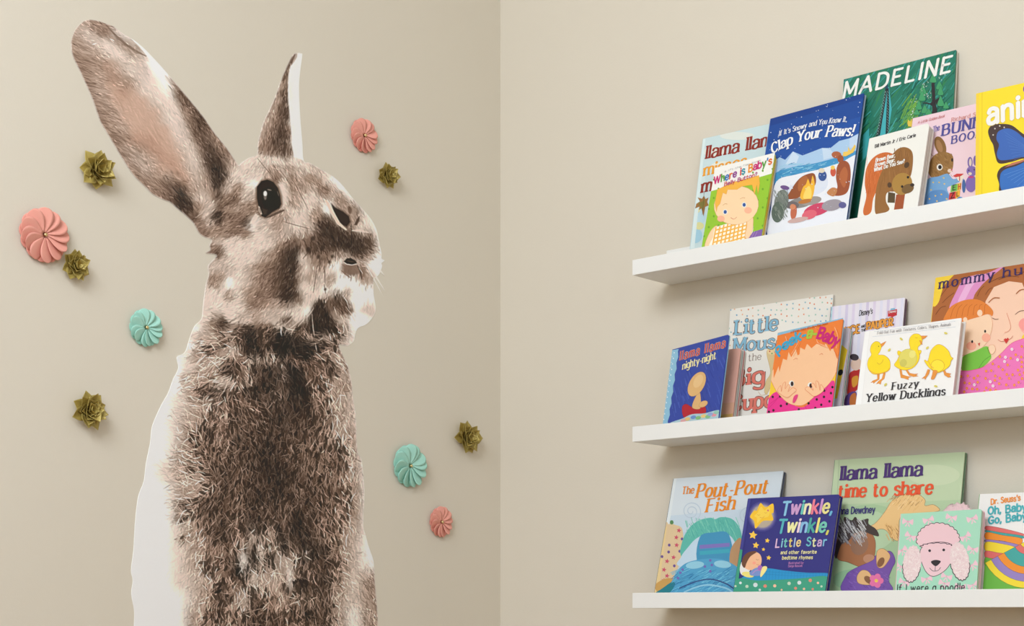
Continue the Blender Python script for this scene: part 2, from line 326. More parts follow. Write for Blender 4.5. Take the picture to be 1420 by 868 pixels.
def decal():
    R = 1.5                                   # printed dots per frame pixel
    X0, Y0, X1, Y1 = 96, 24, 540, 908
    W, H = int((X1 - X0) * R), int((Y1 - Y0) * R)
    rs = np.random.RandomState(11)
    ctrl = []
    for tok in CTRL.replace('\n', ';').split(';'):
        if tok.strip():
            a, b, k = tok.split()
            ctrl.append((float(a), float(b)) + PAL[k])
    for ln in GRID.strip().split('\n'):
        q = ln.split()
        for i, k in enumerate(q[1:]):
            if k != '-':
                ctrl.append((190 + 20 * i, float(q[0])) + PAL[k])
    C = np.array(ctrl, np.float32)
    # ground colours on a coarse raster, then smoothly enlarged
    g = 2.0
    gx = np.arange(X0, X1 + g, g, dtype=np.float32)
    gy = np.arange(Y0, Y1 + g, g, dtype=np.float32)
    base = np.zeros((len(gy), len(gx), 4), np.float32)
    for j, y in enumerate(gy):
        sg = np.where((gx < 335 - max(0.0, y - 225) * 1.3) & (y < 285), 6.5, 4.4) if y < 450 else np.full(len(gx), 5.2 if y < 550 else 9.5)
        SIG = (2 * sg ** 2)[:, None].astype(np.float32)
        d2 = (gx[:, None] - C[None, :, 0]) ** 2 + (y - C[None, :, 1]) ** 2
        wgt = np.exp(-d2 / SIG) + 1e-3 * np.exp(-d2 / (9 * SIG)) + 1e-9 / (d2 + 9.0) ** 2
        wgt /= wgt.sum(1, keepdims=True)
        base[j] = wgt @ C[:, 2:6]

    def up(a, px, py):
        fx = np.clip((px - X0) / g, 0, a.shape[1] - 1.001)
        fy = np.clip((py - Y0) / g, 0, a.shape[0] - 1.001)
        ix, iy = fx.astype(int), fy.astype(int)
        tx, ty = (fx - ix)[..., None], (fy - iy)[..., None]
        return (a[iy, ix] * (1 - tx) + a[iy, ix + 1] * tx) * (1 - ty) + (a[iy + 1, ix] * (1 - tx) + a[iy + 1, ix + 1] * tx) * ty

    GX, GY = np.meshgrid(gx, gy)
    for tok in BLOB.replace('\n', ';').split(';'):
        a, b, rx, ry, k = tok.split()
        a, b, rx, ry = float(a), float(b), float(rx), float(ry)
        f = np.exp(-(((GX - a) / rx) ** 2 + ((GY - b) / ry) ** 2) * 1.1)[..., None] * .92
        base = base * (1 - f) + np.array(PAL[k], np.float32) * f
    px, py = np.meshgrid(X0 + np.arange(W) / R, Y0 + np.arange(H) / R)
    img = up(base, px, py)[..., :3].astype(np.float32)

    F = np.array([[float(v) for v in t.split()] for t in FLOW.replace('\n', ';').split(';') if t.strip()], np.float32)

    def flow(x, y):
        d2 = (x[:, None] - F[None, :, 0]) ** 2 + (y[:, None] - F[None, :, 1]) ** 2
        wgt = 1.0 / (d2 + 60.0) ** 1.5
        a = np.radians(F[:, 2]) * 2
        return np.arctan2((wgt * np.sin(a)).sum(1), (wgt * np.cos(a)).sum(1)) / 2

    def strokes(x, y, ang, ln, wid, col, alpha, curl):
        """hairs: short curved tapered lines laid over the raster"""
        nonlocal img
        n = len(x)
        M = 26
        t = np.linspace(0, 1, M, dtype=np.float32)[None, :]
        th = ang[:, None] + curl[:, None] * (t - .5)
        dx = np.cumsum(np.cos(th), 1) / M * ln[:, None]
        dy = np.cumsum(np.sin(th), 1) / M * ln[:, None]
        sx = (x[:, None] + dx - dx[:, M // 2:M // 2 + 1] - X0) * R
        sy = (y[:, None] + dy - dy[:, M // 2:M // 2 + 1] - Y0) * R
        wd = wid[:, None] * R * (1 - .75 * np.abs(2 * t - 1) ** 2)
        acc = np.zeros((H * W, 3), np.float32)
        aw = np.zeros(H * W, np.float32)
        amax = np.zeros(H * W, np.float32)
        r = int(np.ceil(wid.max() * R)) + 1
        bx, by = np.round(sx), np.round(sy)
        for oy in range(-r, r + 1):
            for ox in range(-r, r + 1):
                qx, qy = bx + ox, by + oy
                dd = np.sqrt((qx - sx) ** 2 + (qy - sy) ** 2)
                k = np.clip(wd / 2 + .5 - dd, 0, 1) * alpha[:, None]
                ok = (k > 0.02) & (qx >= 0) & (qx < W) & (qy >= 0) & (qy < H)
                if not ok.any():
                    continue
                idx = (qy[ok] * W + qx[ok]).astype(np.int64)
                kv = k[ok]
                ci = np.broadcast_to(np.arange(n)[:, None], k.shape)[ok]
                aw += np.bincount(idx, kv, H * W).astype(np.float32)
                for c in range(3):
                    acc[:, c] += np.bincount(idx, kv * col[ci, c], H * W).astype(np.float32)
                np.maximum.at(amax, idx, kv.astype(np.float32))
        has = aw > 0
        out = img.reshape(-1, 3)
        cc = acc[has] / aw[has][:, None]
        al = np.clip(amax[has], 0, 1)[:, None]
        out[has] = out[has] * (1 - al) + cc * al
        img = out.reshape(H, W, 3)

    def scatter(n, x0, y0, x1, y1):
        return rs.uniform(x0, x1, n).astype(np.float32), rs.uniform(y0, y1, n).astype(np.float32)

    # ---- soft undercoat clumps, then finer hairs
    for n, l0, l1, w0, w1, amp, jit, al in ((9000, 8, 16, 2.2, 3.6, 15, .35, .55), (16000, 6, 12, 1.2, 2.2, 24, .35, .6), (30000, 5, 10, .9, 1.6, 34, .35, .7)):
        for part in range(4):
            m = n // 4
            x, y = scatter(m, X0, Y0, X1, Y1)
            a = flow(x, y) + rs.normal(0, jit, m) * np.where(y > 445, 1.4, .8)
            de = rs.normal(0, 3.6, m)
            c4 = up(base, x + de * np.cos(a), y + de * np.sin(a))
            body = np.where(y > 460, 1.45, 1.0)
            v = rs.normal(0, 1, m) * amp * np.minimum(c4[:, 3], 1.1) * np.where(y > 460, 1.15, .9)
            col = c4[:, :3] + v[:, None] * np.array([1.0, .95, .9])
            strokes(x, y, a, rs.uniform(l0, l1, m) * body * np.where(c4[:, 3] < .3, 1.5, 1), rs.uniform(w0, w1, m), np.clip(col, 28, 240), np.full(m, al) * np.clip(c4[:, 3] * 1.6, .25, 1), rs.normal(0, .7, m) * np.where(y > 460, 1.5, .6))
    # ---- the tangled body coat: dark gaps first, then bright crossing hairs
    for n, kind in ((1100, 'hair'), (1500, 'gap'), (1000, 'hair'), (1200, 'gap'), (800, 'hair'), (420, 'long'), (700, 'fine')):
        x, y = scatter(n, 235, 455, 510, 905)
        c4 = up(base, x, y)
        lum = c4[:, :3].mean(1)
        ok = lum < (150 if kind == 'gap' else 172)
        x, y, c4, lum = x[ok], y[ok], c4[ok], lum[ok]
        m = len(x)
        a = flow(x, y) + rs.normal(0, .55 if kind != 'gap' else .4, m)
        if kind == 'gap':
            strokes(x, y, a, rs.uniform(6, 15, m), rs.uniform(2.0, 4.8, m), np.clip(c4[:, :3] * rs.uniform(.42, .74, m)[:, None], 34, 255), np.full(m, .8), rs.normal(0, .6, m))
        else:
            lift = rs.uniform(28, 78, m) if kind != 'fine' else rs.uniform(64, 112, m)
            lift = lift * np.clip((lum - 20) / 90, .45, 1.05)
            col = np.clip(c4[:, :3] + lift[:, None] * np.array([1.0, .93, .88]), 0, 230)
            strokes(x, y, a, rs.uniform(14, 30, m) if kind == 'long' else rs.uniform(6, 18, m), rs.uniform(.8, 1.4, m), col, np.full(m, .85), rs.normal(0, .55, m))
    # ---- long streaks fanning to the rim of the big ear
    for n, wa, wb in ((260, 1.6, 3.2), (340, .8, 1.6)):
        t = rs.uniform(0, 1, n)
        ex = np.interp(t, [0, .25, .5, .75, 1], [103, 118, 147, 186, 236])
        ey = np.interp(t, [0, .25, .5, .75, 1], [62, 112, 178, 236, 268])
        off = rs.uniform(-2, 26, n)
        x, y = (ex + off * .94).astype(np.float32), (ey + off * .1).astype(np.float32)
        c4 = up(base, x, y)
        v = rs.choice([-34, -18, 18, 28], n)
        strokes(x, y, flow(x, y) + rs.normal(0, .12, n), rs.uniform(10, 24, n), rs.uniform(wa, wb, n), np.clip(c4[:, :3] + v[:, None] * np.array([1, .97, .93]), 60, 226), np.full(n, .6), rs.normal(0, .3, n))
    n = 260
    x, y = scatter(n, 130, 60, 285, 262)
    c4 = up(base, x, y)
    ok = (c4[:, 3] < .8) & (c4[:, :3].mean(1) > 150)
    x, y, c4 = x[ok], y[ok], c4[ok]
    n = len(x)
    strokes(x, y, np.radians(rs.normal(54, 8, n)), rs.uniform(14, 34, n), rs.uniform(1.2, 3, n), np.clip(c4[:, :3] + rs.normal(0, 11, n)[:, None], 60, 232), np.full(n, .4), rs.normal(0, .3, n))
    # ---- short ticked hairs on the backs of the ears and the face
    for (x0, y0, x1, y1, n, d0, d1) in ((250, 125, 325, 260, 420, -34, 46), (358, 90, 405, 212, 420, -34, 56), (310, 215, 490, 300, 520, -44, -12), (310, 215, 490, 300, 420, 14, 36), (290, 330, 420, 440, 1100, -42, 34), (430, 295, 525, 360, 420, -36, 40), (300, 270, 345, 330, 260, -46, 30), (400, 395, 480, 450, 240, -40, 20), (505, 745, 526, 905, 160, -70, -30), (470, 800, 520, 905, 140, -60, -20)):
        x, y = scatter(n, x0, y0, x1, y1)
        c4 = up(base, x, y)
        v = rs.uniform(d0, d1, n)
        al = np.clip(c4[:, 3], .15, .8)
        strokes(x, y, flow(x, y) + rs.normal(0, .25, n), rs.uniform(4, 9, n), rs.uniform(.8, 1.5, n), np.clip(c4[:, :3] + v[:, None] * np.array([1, .97, .93]), 30, 236), al, rs.normal(0, .4, n))

    # ---- drawn features
    def poly(pts, o, s, k, soft=.7, al=1.0):
        nonlocal img
        P = np.array(pts, np.float32).reshape(-1, 2) / s + np.array(o, np.float32)
        lo = np.floor((P.min(0) - 4 - (X0, Y0)) * R).astype(int)
        hi = np.ceil((P.max(0) + 4 - (X0, Y0)) * R).astype(int)
        lo = np.maximum(lo, 0)
        hi = np.minimum(hi, (W, H))
        qx, qy = px[lo[1]:hi[1], lo[0]:hi[0]], py[lo[1]:hi[1], lo[0]:hi[0]]
        sd = sdist(P, qx, qy)
        f = (np.clip(.5 - sd / (2 * soft), 0, 1) * al)[..., None]
        c = np.array(PAL[k][:3] if isinstance(k, str) else k, np.float32)
        img[lo[1]:hi[1], lo[0]:hi[0]] = img[lo[1]:hi[1], lo[0]:hi[0]] * (1 - f) + c * f

    def sdist(P, qx, qy):
        d = np.full(qx.shape, 1e9, np.float32)
        ins = np.zeros(qx.shape, bool)
        n = len(P)
        for i in range(n):
            a, b = P[i], P[(i + 1) % n]
            e = b - a
            t = np.clip(((qx - a[0]) * e[0] + (qy - a[1]) * e[1]) / max(e @ e, 1e-9), 0, 1)
            d = np.minimum(d, np.hypot(qx - a[0] - t * e[0], qy - a[1] - t * e[1]))
            if a[1] != b[1]:
                cr = ((a[1] > qy) != (b[1] > qy)) & (qx < (b[0] - a[0]) * (qy - a[1]) / (b[1] - a[1]) + a[0])
                ins ^= cr
        return np.where(ins, -d, d)

    def oval(cx, cy, rx, ry, rot=0, n=20):
        c, s_ = math.cos(rot), math.sin(rot)
        return [(cx + rx * math.cos(i * 2 * math.pi / n) * c - ry * math.sin(i * 2 * math.pi / n) * s_, cy + rx * math.cos(i * 2 * math.pi / n) * s_ + ry * math.sin(i * 2 * math.pi / n) * c) for i in range(n)]

    def line(pts, o, s, w, k, al=.9):
        P = np.array(pts, np.float32).reshape(-1, 2)
        x = np.interp(np.linspace(0, len(P) - 1, len(P) * 12), np.arange(len(P)), P[:, 0]) / s + o[0]
        y = np.interp(np.linspace(0, len(P) - 1, len(P) * 12), np.arange(len(P)), P[:, 1]) / s + o[1]
        L, Rr = [], []
        for i in range(len(x)):
            j0, j1 = max(i - 1, 0), min(i + 1, len(x) - 1)
            t = np.array([x[j1] - x[j0], y[j1] - y[j0]])
            t /= max(np.hypot(*t), 1e-6)
            h = w / 2 * (1 - .6 * abs(2 * i / (len(x) - 1) - 1) ** 2)
            L.append((x[i] - t[1] * h, y[i] + t[0] * h))
            Rr.append((x[i] + t[1] * h, y[i] - t[0] * h))
        poly(L + Rr[::-1], (0, 0), 1, k, .5, al)

    E, es = (310, 200), 7.233
    poly([320, 440, 375, 362, 440, 343, 505, 368, 560, 432, 590, 520, 596, 600, 570, 655, 490, 700, 420, 748, 372, 728, 338, 650, 318, 540], E, es, 'b', 1.6, .8)
    poly([335, 425, 380, 370, 440, 355, 500, 380, 545, 440, 568, 520, 578, 600, 560, 640, 490, 680, 420, 735, 385, 720, 355, 640, 335, 540], E, es, 'x', .7)
    poly([385, 460, 440, 425, 500, 440, 540, 500, 560, 580, 545, 630, 470, 665, 410, 640, 385, 560], E, es, (32, 26, 26), 1.2)
    poly([385, 640, 440, 660, 430, 700, 400, 705], E, es, (84, 72, 68), 1.2, .7)
    poly(oval(418, 515, 17, 44), E, es, (150, 140, 136), 1.0, .8)
    poly(oval(418, 494, 18, 26), E, es, (240, 234, 228), .8)
    poly(oval(460, 458, 22, 7, .2), E, es, (128, 116, 110), .7)
    poly([348, 618, 362, 625, 388, 700, 372, 706, 352, 670], E, es, (196, 178, 166), .6)
    line([360, 640, 372, 690], E, es, .9, (110, 92, 84))
    line([540, 470, 555, 520], E, es, 1.0, (150, 134, 126), .7)
    line([430, 738, 490, 712, 560, 680, 610, 660], E, es, 3.4, 'd', .75)
    line([560, 658, 598, 632, 628, 640], E, es, 1.6, 'p')
    poly([322, 690, 356, 722, 305, 800, 262, 800, 285, 740], E, es, (226, 212, 200), 1.0, .85)
    poly([560, 370, 600, 400, 632, 470, 640, 560, 600, 600, 588, 500], E, es, (222, 208, 198), 2.0, .7)
    for q in ([340, 140, 400, 215, 480, 310, 515, 370], [700, 370, 770, 500, 850, 655], [600, 775, 700, 805, 868, 850], [560, 250, 620, 330, 720, 480], [500, 210, 560, 300]):
        line(q, E, es, .9, 'b', .7)
    N, ns = (400, 200), 6.2
    poly([366, 508, 395, 535, 470, 572, 524, 612, 540, 668, 505, 718, 455, 695, 412, 640, 384, 575], N, ns, 'd', 1.6, .8)
    poly([374, 518, 400, 545, 470, 582, 518, 622, 528, 668, 500, 706, 460, 686, 422, 636, 392, 580], N, ns, (56, 45, 43), .8)
    poly([565, 694, 588, 642, 612, 618, 608, 660, 588, 696], N, ns, 'd', .9, .9)
    poly(oval(528, 566, 18, 34, -.2), N, ns, 'b', 1.2, .85)
    poly(oval(560, 600, 22, 50, .3), N, ns, 'n', 2.0, .6)
    line([318, 480, 350, 530, 395, 620, 430, 680, 500, 738], N, ns, 5.2, (226, 206, 190), .9)
    line([540, 690, 544, 840, 540, 868], N, ns, 1.3, 'x', .7)
    line([545, 742, 620, 742, 690, 760], N, ns, 3.5, 'c', .8)
    Q, qs = (420, 310), 7.233
    poly([392, 408, 470, 420, 542, 415, 590, 505, 600, 560, 565, 500, 480, 512, 430, 505], Q, qs, 'm', 1.5, .8)
    poly([410, 382, 440, 350, 480, 345, 530, 375, 540, 397, 500, 412, 440, 402], Q, qs, 'x', .8)
    line([440, 372, 480, 380, 520, 385], Q, qs, 1.2, 'b', .6)
    line([408, 384, 440, 408, 490, 416, 545, 404], Q, qs, 1.1, (226, 214, 204))
    line([545, 420, 575, 470, 592, 560], Q, qs, 2.2, 'd', .8)
    line([385, 470, 430, 510, 480, 545], Q, qs, 1.8, 'm', .8)
    for (a, b, r) in ((55, 260, 24), (200, 240, 26), (155, 335, 20), (100, 150, 24), (205, 112, 18), (300, 215, 20), (268, 385, 14), (295, 330, 16), (225, 660, 12), (595, 340, 12)):
        poly(oval(a, b, r * .8, r, .3), Q, qs, 'k', 1.4, .75)
    for q in ([170, 345, 165, 480], [135, 470, 120, 600, 104, 695], [220, 430, 222, 600], [0, 352, 55, 285], [213, 610, 230, 705], [240, 330, 275, 420], [700, 215, 742, 232], [330, 250, 325, 380]):
        line(q, Q, qs, 1.0, 'd', .75)
    for q in ([400, 720, 440, 780, 470, 868], [640, 420, 700, 540], [720, 345, 800, 372], [560, 440, 600, 500]):
        line(q, Q, qs, .9, 'w', .8)
    K, ks = (380, 390), 5.425
    for q in ([285, 245, 295, 360, 305, 415], [310, 465, 322, 528]):
        line(q, K, ks, 1.2, 'p', .9)
    for (a, b, c, d) in ((190, 300, 90, 375), (250, 250, 180, 340), (140, 270, 80, 330), (300, 200, 240, 280), (540, 190, 610, 300), (500, 250, 560, 400), (520, 300, 560, 430), (450, 190, 470, 260)):
        line([a, b, (a + c) / 2 + 4, (b + d) / 2, c, d], K, ks, 1.3, 'c', .75)

    poly([374, 66, 410, 66, 396, 200, 388, 320, 396, 520, 411, 700, 424, 832, 345, 806, 330, 720, 326, 640, 312, 480, 304, 400, 301, 330, 305, 230, 318, 165, 345, 132, 366, 98], (340, 60), 5.106, (232, 226, 219), 1.0, .95)
    line([352, 78, 336, 110, 322, 140], (340, 60), 5.106, 3.0, 'b', .8)
    line([392, 30, 470, 100, 560, 180, 650, 268, 735, 372, 800, 490, 868, 640], (90, 20), 6.2, 4.5, 'w', .85)
    line([355, 92, 430, 175, 520, 255, 620, 320, 700, 360], (90, 20), 6.2, 3.2, 'b', .55)

    def blur(a, k):
        for ax in (0, 1):
            c = np.cumsum(np.pad(a, [(k + 1, k) if i == ax else (0, 0) for i in range(3)], mode='edge'), axis=ax)
            n_ = a.shape[ax]
            hi = np.take(c, np.arange(2 * k + 1, 2 * k + 1 + n_), axis=ax)
            lo_ = np.take(c, np.arange(0, n_), axis=ax)
            a = (hi - lo_) / (2 * k + 1)
        return a

    soft = blur(img.astype(np.float64), 3)
    img = np.clip(img + .58 * (img - soft), 30, 240)
    img = np.clip((img - 150) * 1.03 + 152, 34, 250).astype(np.float32)

    grey = img.mean(2, keepdims=True)
    img = grey + (img - grey) * .93 + np.array([0.5, 0, -3.5]) * np.clip((215 - grey) / 60, 0, 1)
    img = img - 17 * np.clip((222 - grey) / 40, 0, 1) * np.clip((grey - 30) / 50, 0, 1)
    img = np.where(img > 212, img + (img - 212) * .6, img).clip(0, 248).astype(np.float32)

    # ---- cut the printed sheet along its outline
    O = np.array(OUT, np.float32)
    O = np.concatenate([O[-1:], O, O[:2]])            # gently rounded by a Catmull-Rom pass
    fine = []
    for i in range(1, len(O) - 2):
        p0, p1, p2, p3 = O[i - 1], O[i], O[i + 1], O[i + 2]
        for t in np.linspace(0, 1, 5)[:-1]:
            fine.append(.5 * (2 * p1 + (p2 - p0) * t + (2 * p0 - 5 * p1 + 4 * p2 - p3) * t * t + (3 * p1 - p0 - 3 * p2 + p3) * t ** 3))
    fine = np.array(fine, np.float32)
    sd = np.empty((H, W), np.float32)
    for j in range(0, H, 40):
        sd[j:j + 40] = sdist(fine, px[j:j + 40], py[j:j + 40])
    for wl in ([(518.0, 385.0), (519.2, 386), (533.2, 414.2), (518.2, 387.5)], [(521.6, 383.6), (523, 384), (535.6, 405.8), (521.4, 386)], [(527.2, 374.2), (528.4, 374.4), (534.4, 383.6), (526.8, 376.6)]):
        ww = np.array(wl, np.float32)
        s2 = sdist(ww, px[int(340 * R):int(400 * R)], py[int(340 * R):int(400 * R)])
        sd[int(340 * R):int(400 * R)] = np.minimum(sd[int(340 * R):int(400 * R)], s2)
        m_ = (s2 < .9) & (sd[int(340 * R):int(400 * R)] > -1)
        img[int(340 * R):int(400 * R)][m_] = (230, 224, 212)
    # thin unprinted cutting margin
    f = np.clip((sd + 1.5) / 1.0, 0, 1)[..., None] * np.where(py > 60, .55, .25)[..., None]
    img = img * (1 - f) + np.array((232, 227, 221), np.float32) * f

    # wall coordinates of every dot
    f_ = np.array([-math.sin(YAW), math.cos(YAW)])
    r_ = np.array([math.cos(YAW), math.sin(YAW)])
    TH = .0008
    u = (px - CX) / FPX
    dx = f_[0] + r_[0] * u
    t = (TH - CAMP.x) / dx
    wy = CAMP.y + t * (f_[1] + r_[1] * u)
    wz = CAMP.z + t * (HOR - py) / FPX
    idm = -np.ones((H, W), np.int64)
    inside = sd < 0
    idm[inside] = np.arange(inside.sum())
    V = [np.stack([np.full(inside.sum(), TH), wy[inside], wz[inside]], 1)]
    CC = [img[inside]]
    nv = int(inside.sum())
    i4 = inside[:-1, :-1].astype(int) + inside[1:, :-1] + inside[:-1, 1:] + inside[1:, 1:]
    full = i4 == 4
    quads = np.stack([idm[:-1, :-1][full], idm[1:, :-1][full], idm[1:, 1:][full], idm[:-1, 1:][full]], 1)
    loops = [quads.reshape(-1)]
    counts = [np.full(len(quads), 4)]
    extraV, extraC, cache, rim = [], [], {}, []

    def cut(a, b):
        key = (a, b) if a < b else (b, a)
        if key not in cache:
            (ja, ia), (jb, ib) = divmod(a, W), divmod(b, W)
            s0, s1 = sd[ja, ia], sd[jb, ib]
            q = float(s0 / (s0 - s1))
            extraV.append((TH, wy[ja, ia] + (wy[jb, ib] - wy[ja, ia]) * q, wz[ja, ia] + (wz[jb, ib] - wz[ja, ia]) * q))
            extraC.append(img[ja, ia] if s0 < 0 else img[jb, ib])
            cache[key] = nv + len(extraV) - 1
        return cache[key]

    pl, pc = [], []
    for j, i in zip(*np.where((i4 > 0) & (i4 < 4))):
        ring = [(j, i), (j + 1, i), (j + 1, i + 1), (j, i + 1)]
        out, edge = [], []
        for k in range(4):
            a, b = ring[k], ring[(k + 1) % 4]
            if inside[a]:
                out.append(int(idm[a]))
            if inside[a] != inside[b]:
                c = cut(a[0] * W + a[1], b[0] * W + b[1])
                out.append(c)
                edge.append(c)
        if len(out) > 2:
            pl += out
            pc.append(len(out))
            if len(edge) == 2:
                rim.append(edge)
    V.append(np.array(extraV))
    CC.append(np.array(extraC))
    # the sheet's thickness: a rim of quads down to the wall
    nb = nv + len(extraV)
    back = np.array(extraV)
    back[:, 0] = 0.0
    V.append(back)
    CC.append(np.array(extraC))
    for a, b in rim:
        pl += [a, b, nb + b - nv, nb + a - nv]
        pc.append(4)
    V = np.concatenate(V).astype(np.float32)
    CC = np.concatenate(CC)
    loops = np.concatenate(loops + [np.array(pl)]).astype(np.int32)
    counts = np.concatenate(counts + [np.array(pc)]).astype(np.int32)
    me = bpy.data.meshes.new('rabbit_wall_decal')
    me.vertices.add(len(V))
    me.vertices.foreach_set('co', V.reshape(-1))
    me.loops.add(len(loops))
    me.loops.foreach_set('vertex_index', loops)
    me.polygons.add(len(counts))
    me.polygons.foreach_set('loop_start', np.concatenate([[0], np.cumsum(counts)[:-1]]).astype(np.int32))
    me.update(calc_edges=True)
    me.validate()
    at = me.color_attributes.new('Ink', 'FLOAT_COLOR', 'POINT')
    rgba = np.ones((len(V), 4), np.float32)
    rgba[:, :3] = np.minimum(lin(np.clip(CC, 20, 248)) * 1.17, .93)
    at.data.foreach_set('color', rgba.reshape(-1))
    o = link('rabbit_wall_decal', me, M_VINYL)
    return tag(o, 'tall cut-out wall decal of a brown upright rabbit on the beige wall', 'wall decal')


decal()

# ---------------------------------------------------------------- paper flowers pinned on the left wall
# local axes of a flower: X towards the corner along the wall, Y up, Z out of the wall
def wall_frame(y, z, spin=0.0):
    m = Matrix(((0, 0, 1, 0.0), (1, 0, 0, y), (0, 1, 0, z), (0, 0, 0, 1)))
    return m @ Matrix.Rotation(spin, 4, 'Z')


M_CORAL = mat('coral_card', (240, 168, 152), 0.75, 0.15, bump=.15, bscale=900, var=.03, vscale=120)
M_TEAL = mat('mint_card', (172, 224, 208), 0.75, 0.15, bump=.15, bscale=900, var=.03, vscale=120)
M_BRASS = mat('brass_brad', (228, 206, 150), 0.28, 0.5, metal=.9)
M_GOLD = mat('gold_paper', (188, 168, 92), 0.40, 0.5, metal=.22, bump=.3, bscale=350, var=.18, vscale=90)


def petal_mesh(R, half, tilt, lift, z0, bend, r_in=.10):
    """teardrop of card: narrow at the pin, round outside, rolled about its own length so that neighbours overlap like a pinwheel"""
    nu, nv, th = 12, 6, .00035
    V, Fc = [], []
    for side in (1, 0):
        for i in range(nu + 1):
            u = i / nu
            r = R * (r_in + (1 - r_in) * (1 - (1 - u) ** 1.35))
            q = max(0.0, (r / R - r_in) / (1 - r_in))
            k = 0.66
            if q < k:
                hw = half * (.10 + .90 * math.sin(q / k * math.pi / 2) ** 1.1)
            else:
                s = (q - k) / (1 - k)
                hw = half * math.sqrt(max(0.0, 1 - s * s)) + .0001
            for j in range(nv + 1):
                v = j / nv * 2 - 1
                sweep = .10 * R * q * q
                x = r
                y = hw * v + sweep * 0
                z = z0 + lift * q ** .8 - tilt * hw * v + bend * (1 - v * v) * hw + (th if side else 0)
                V.append((x, y, z))
    n1 = (nu + 1) * (nv + 1)
    for i in range(nu):
        for j in range(nv):
            a = i * (nv + 1) + j
            Fc.append((a, a + nv + 1, a + nv + 2, a + 1))
            Fc.append((n1 + a, n1 + a + 1, n1 + a + nv + 2, n1 + a + nv + 1))
    rim = [i * (nv + 1) for i in range(nu)] + [nu * (nv + 1) + j for j in range(nv)] + [i * (nv + 1) + nv for i in range(nu, 0, -1)] + [j for j in range(nv, 0, -1)]
    for a, b in zip(rim, rim[1:] + rim[:1]):
        Fc.append((a, n1 + a, n1 + b, b))
    return mesh_of('petal', V, Fc, True)


def pinwheel(y, z, R, n, m, spin, label, seed):
    r = random.Random(seed)
    root = empty('paper_flower', wall_frame(y, z, spin))
    tag(root, label, 'paper flower', 'pinwheel paper flowers on the wall')
    half = R * math.sin(math.pi / n) * 1.17
    under = petal_mesh(R * .985, half, .12, -.0004, .0014 + .07 * R, .03)
    o = None
    bm = bmesh.new()
    bmesh.ops.create_cone(bm, cap_ends=True, segments=28, radius1=R * .30, radius2=R * .24, depth=.0018, matrix=Matrix.Translation((0, 0, .0009)))
    bm_obj('backing_disc', bm, m, root)
    for k in range(n):
        o = link('petal', under if k == 0 else under, None, root)
        if k == 0:
            under.materials.append(m)
        o.matrix_local = Matrix.Rotation((k + .5) * 2 * math.pi / n, 4, 'Z')
    tops = [petal_mesh(R * s, half, t, .0012, .0022 + .155 * R, b) for s, t, b in ((1, .40, .03), (.97, .50, .02), (1.02, .32, .05))]
    for t in tops:
        t.materials.append(m)
    for k in range(n):
        o = link('petal', tops[r.randrange(3)], None, root)
        o.matrix_local = Matrix.Rotation(k * 2 * math.pi / n + r.uniform(-.13, .13), 4, 'Z') @ Matrix.Rotation(r.uniform(-.04, .05), 4, 'Y')
    bm = bmesh.new()
    bmesh.ops.create_uvsphere(bm, u_segments=18, v_segments=10, radius=.0031, matrix=Matrix.Translation((0, 0, .0052 + .155 * R)) @ Matrix.Diagonal((1, 1, .62, 1)))
    bmesh.ops.create_cone(bm, cap_ends=True, segments=10, radius1=.0011, radius2=.0011, depth=.0045 + .155 * R, matrix=Matrix.Translation((0, 0, .0027 + .0775 * R)))
    c = bm_obj('brad', bm, M_BRASS, root, True)
    c['label'] = 'small shiny brass brad'
    return root


pinwheel(-1.0988, 1.61, .0445, 12, M_CORAL, .15, 'large coral pinwheel paper flower overlapping a gold one near the rabbit ear', 1)
pinwheel(-.3992, 1.9283, .0335, 12, M_CORAL, .45, 'small coral pinwheel paper flower highest on the wall, above the rabbit nose', 2)
pinwheel(-.1857, 1.1861, .0315, 12, M_CORAL, .8, 'lowest coral pinwheel paper flower, below a mint flower', 3)
pinwheel(-.9031, 1.487, .0325, 12, M_TEAL, .3, 'mint green pinwheel paper flower behind the rabbit neck', 4)
pinwheel(-.2761, 1.2943, .0435, 12, M_TEAL, .62, 'large mint green pinwheel paper flower in front of the rabbit chest', 5)


def leaf_mesh(L, hw, tilt, curl, cup, seed, z0, r0):
    """pointed gold paper petal that leaves the wall at an angle, cupped along its middle and curled at its tip"""
    r = random.Random(seed)
    nu, nv, th = 9, 4, .0003
    wob = r.uniform(-.25, .25)
    V, Fc = [], []
    for side in (1, 0):
        a, x, z = tilt, r0, z0
        for i in range(nu + 1):
            u = i / nu
            w = hw * (max(math.sin(math.pi * min(1, u * .86 + .14)), 0.0) ** .8) * (1 if u < .55 else (1 - ((u - .55) / .45) ** 2.2 * .55)) + (.0003 if u == 1 else 0)
            for j in range(nv + 1):
                v = j / nv * 2 - 1
                nx, nz = -math.sin(a), math.cos(a)
                h = cup * w * v * v + w * v * wob * u + (th if side else 0)
                V.append((x + nx * h, w * v, max(z + nz * h, .0006)))
            a += curl / nu
            x += math.cos(a) * L / nu
            z += math.sin(a) * L / nu
    n1 = (nu + 1) * (nv + 1)
    for i in range(nu):
        for j in range(nv):
            q = i * (nv + 1) + j
            Fc.append((q, q + nv + 1, q + nv + 2, q + 1))
            Fc.append((n1 + q, n1 + q + 1, n1 + q + nv + 2, n1 + q + nv + 1))
    rim = [i * (nv + 1) for i in range(nu)] + [nu * (nv + 1) + j for j in range(nv)] + [i * (nv + 1) + nv for i in range(nu, 0, -1)] + [j for j in range(nv, 0, -1)]
    for q, b in zip(rim, rim[1:] + rim[:1]):
        Fc.append((q, n1 + q, n1 + b, b))
    me = mesh_of('petal', V, Fc, True)
    me.materials.append(M_GOLD)
    return me


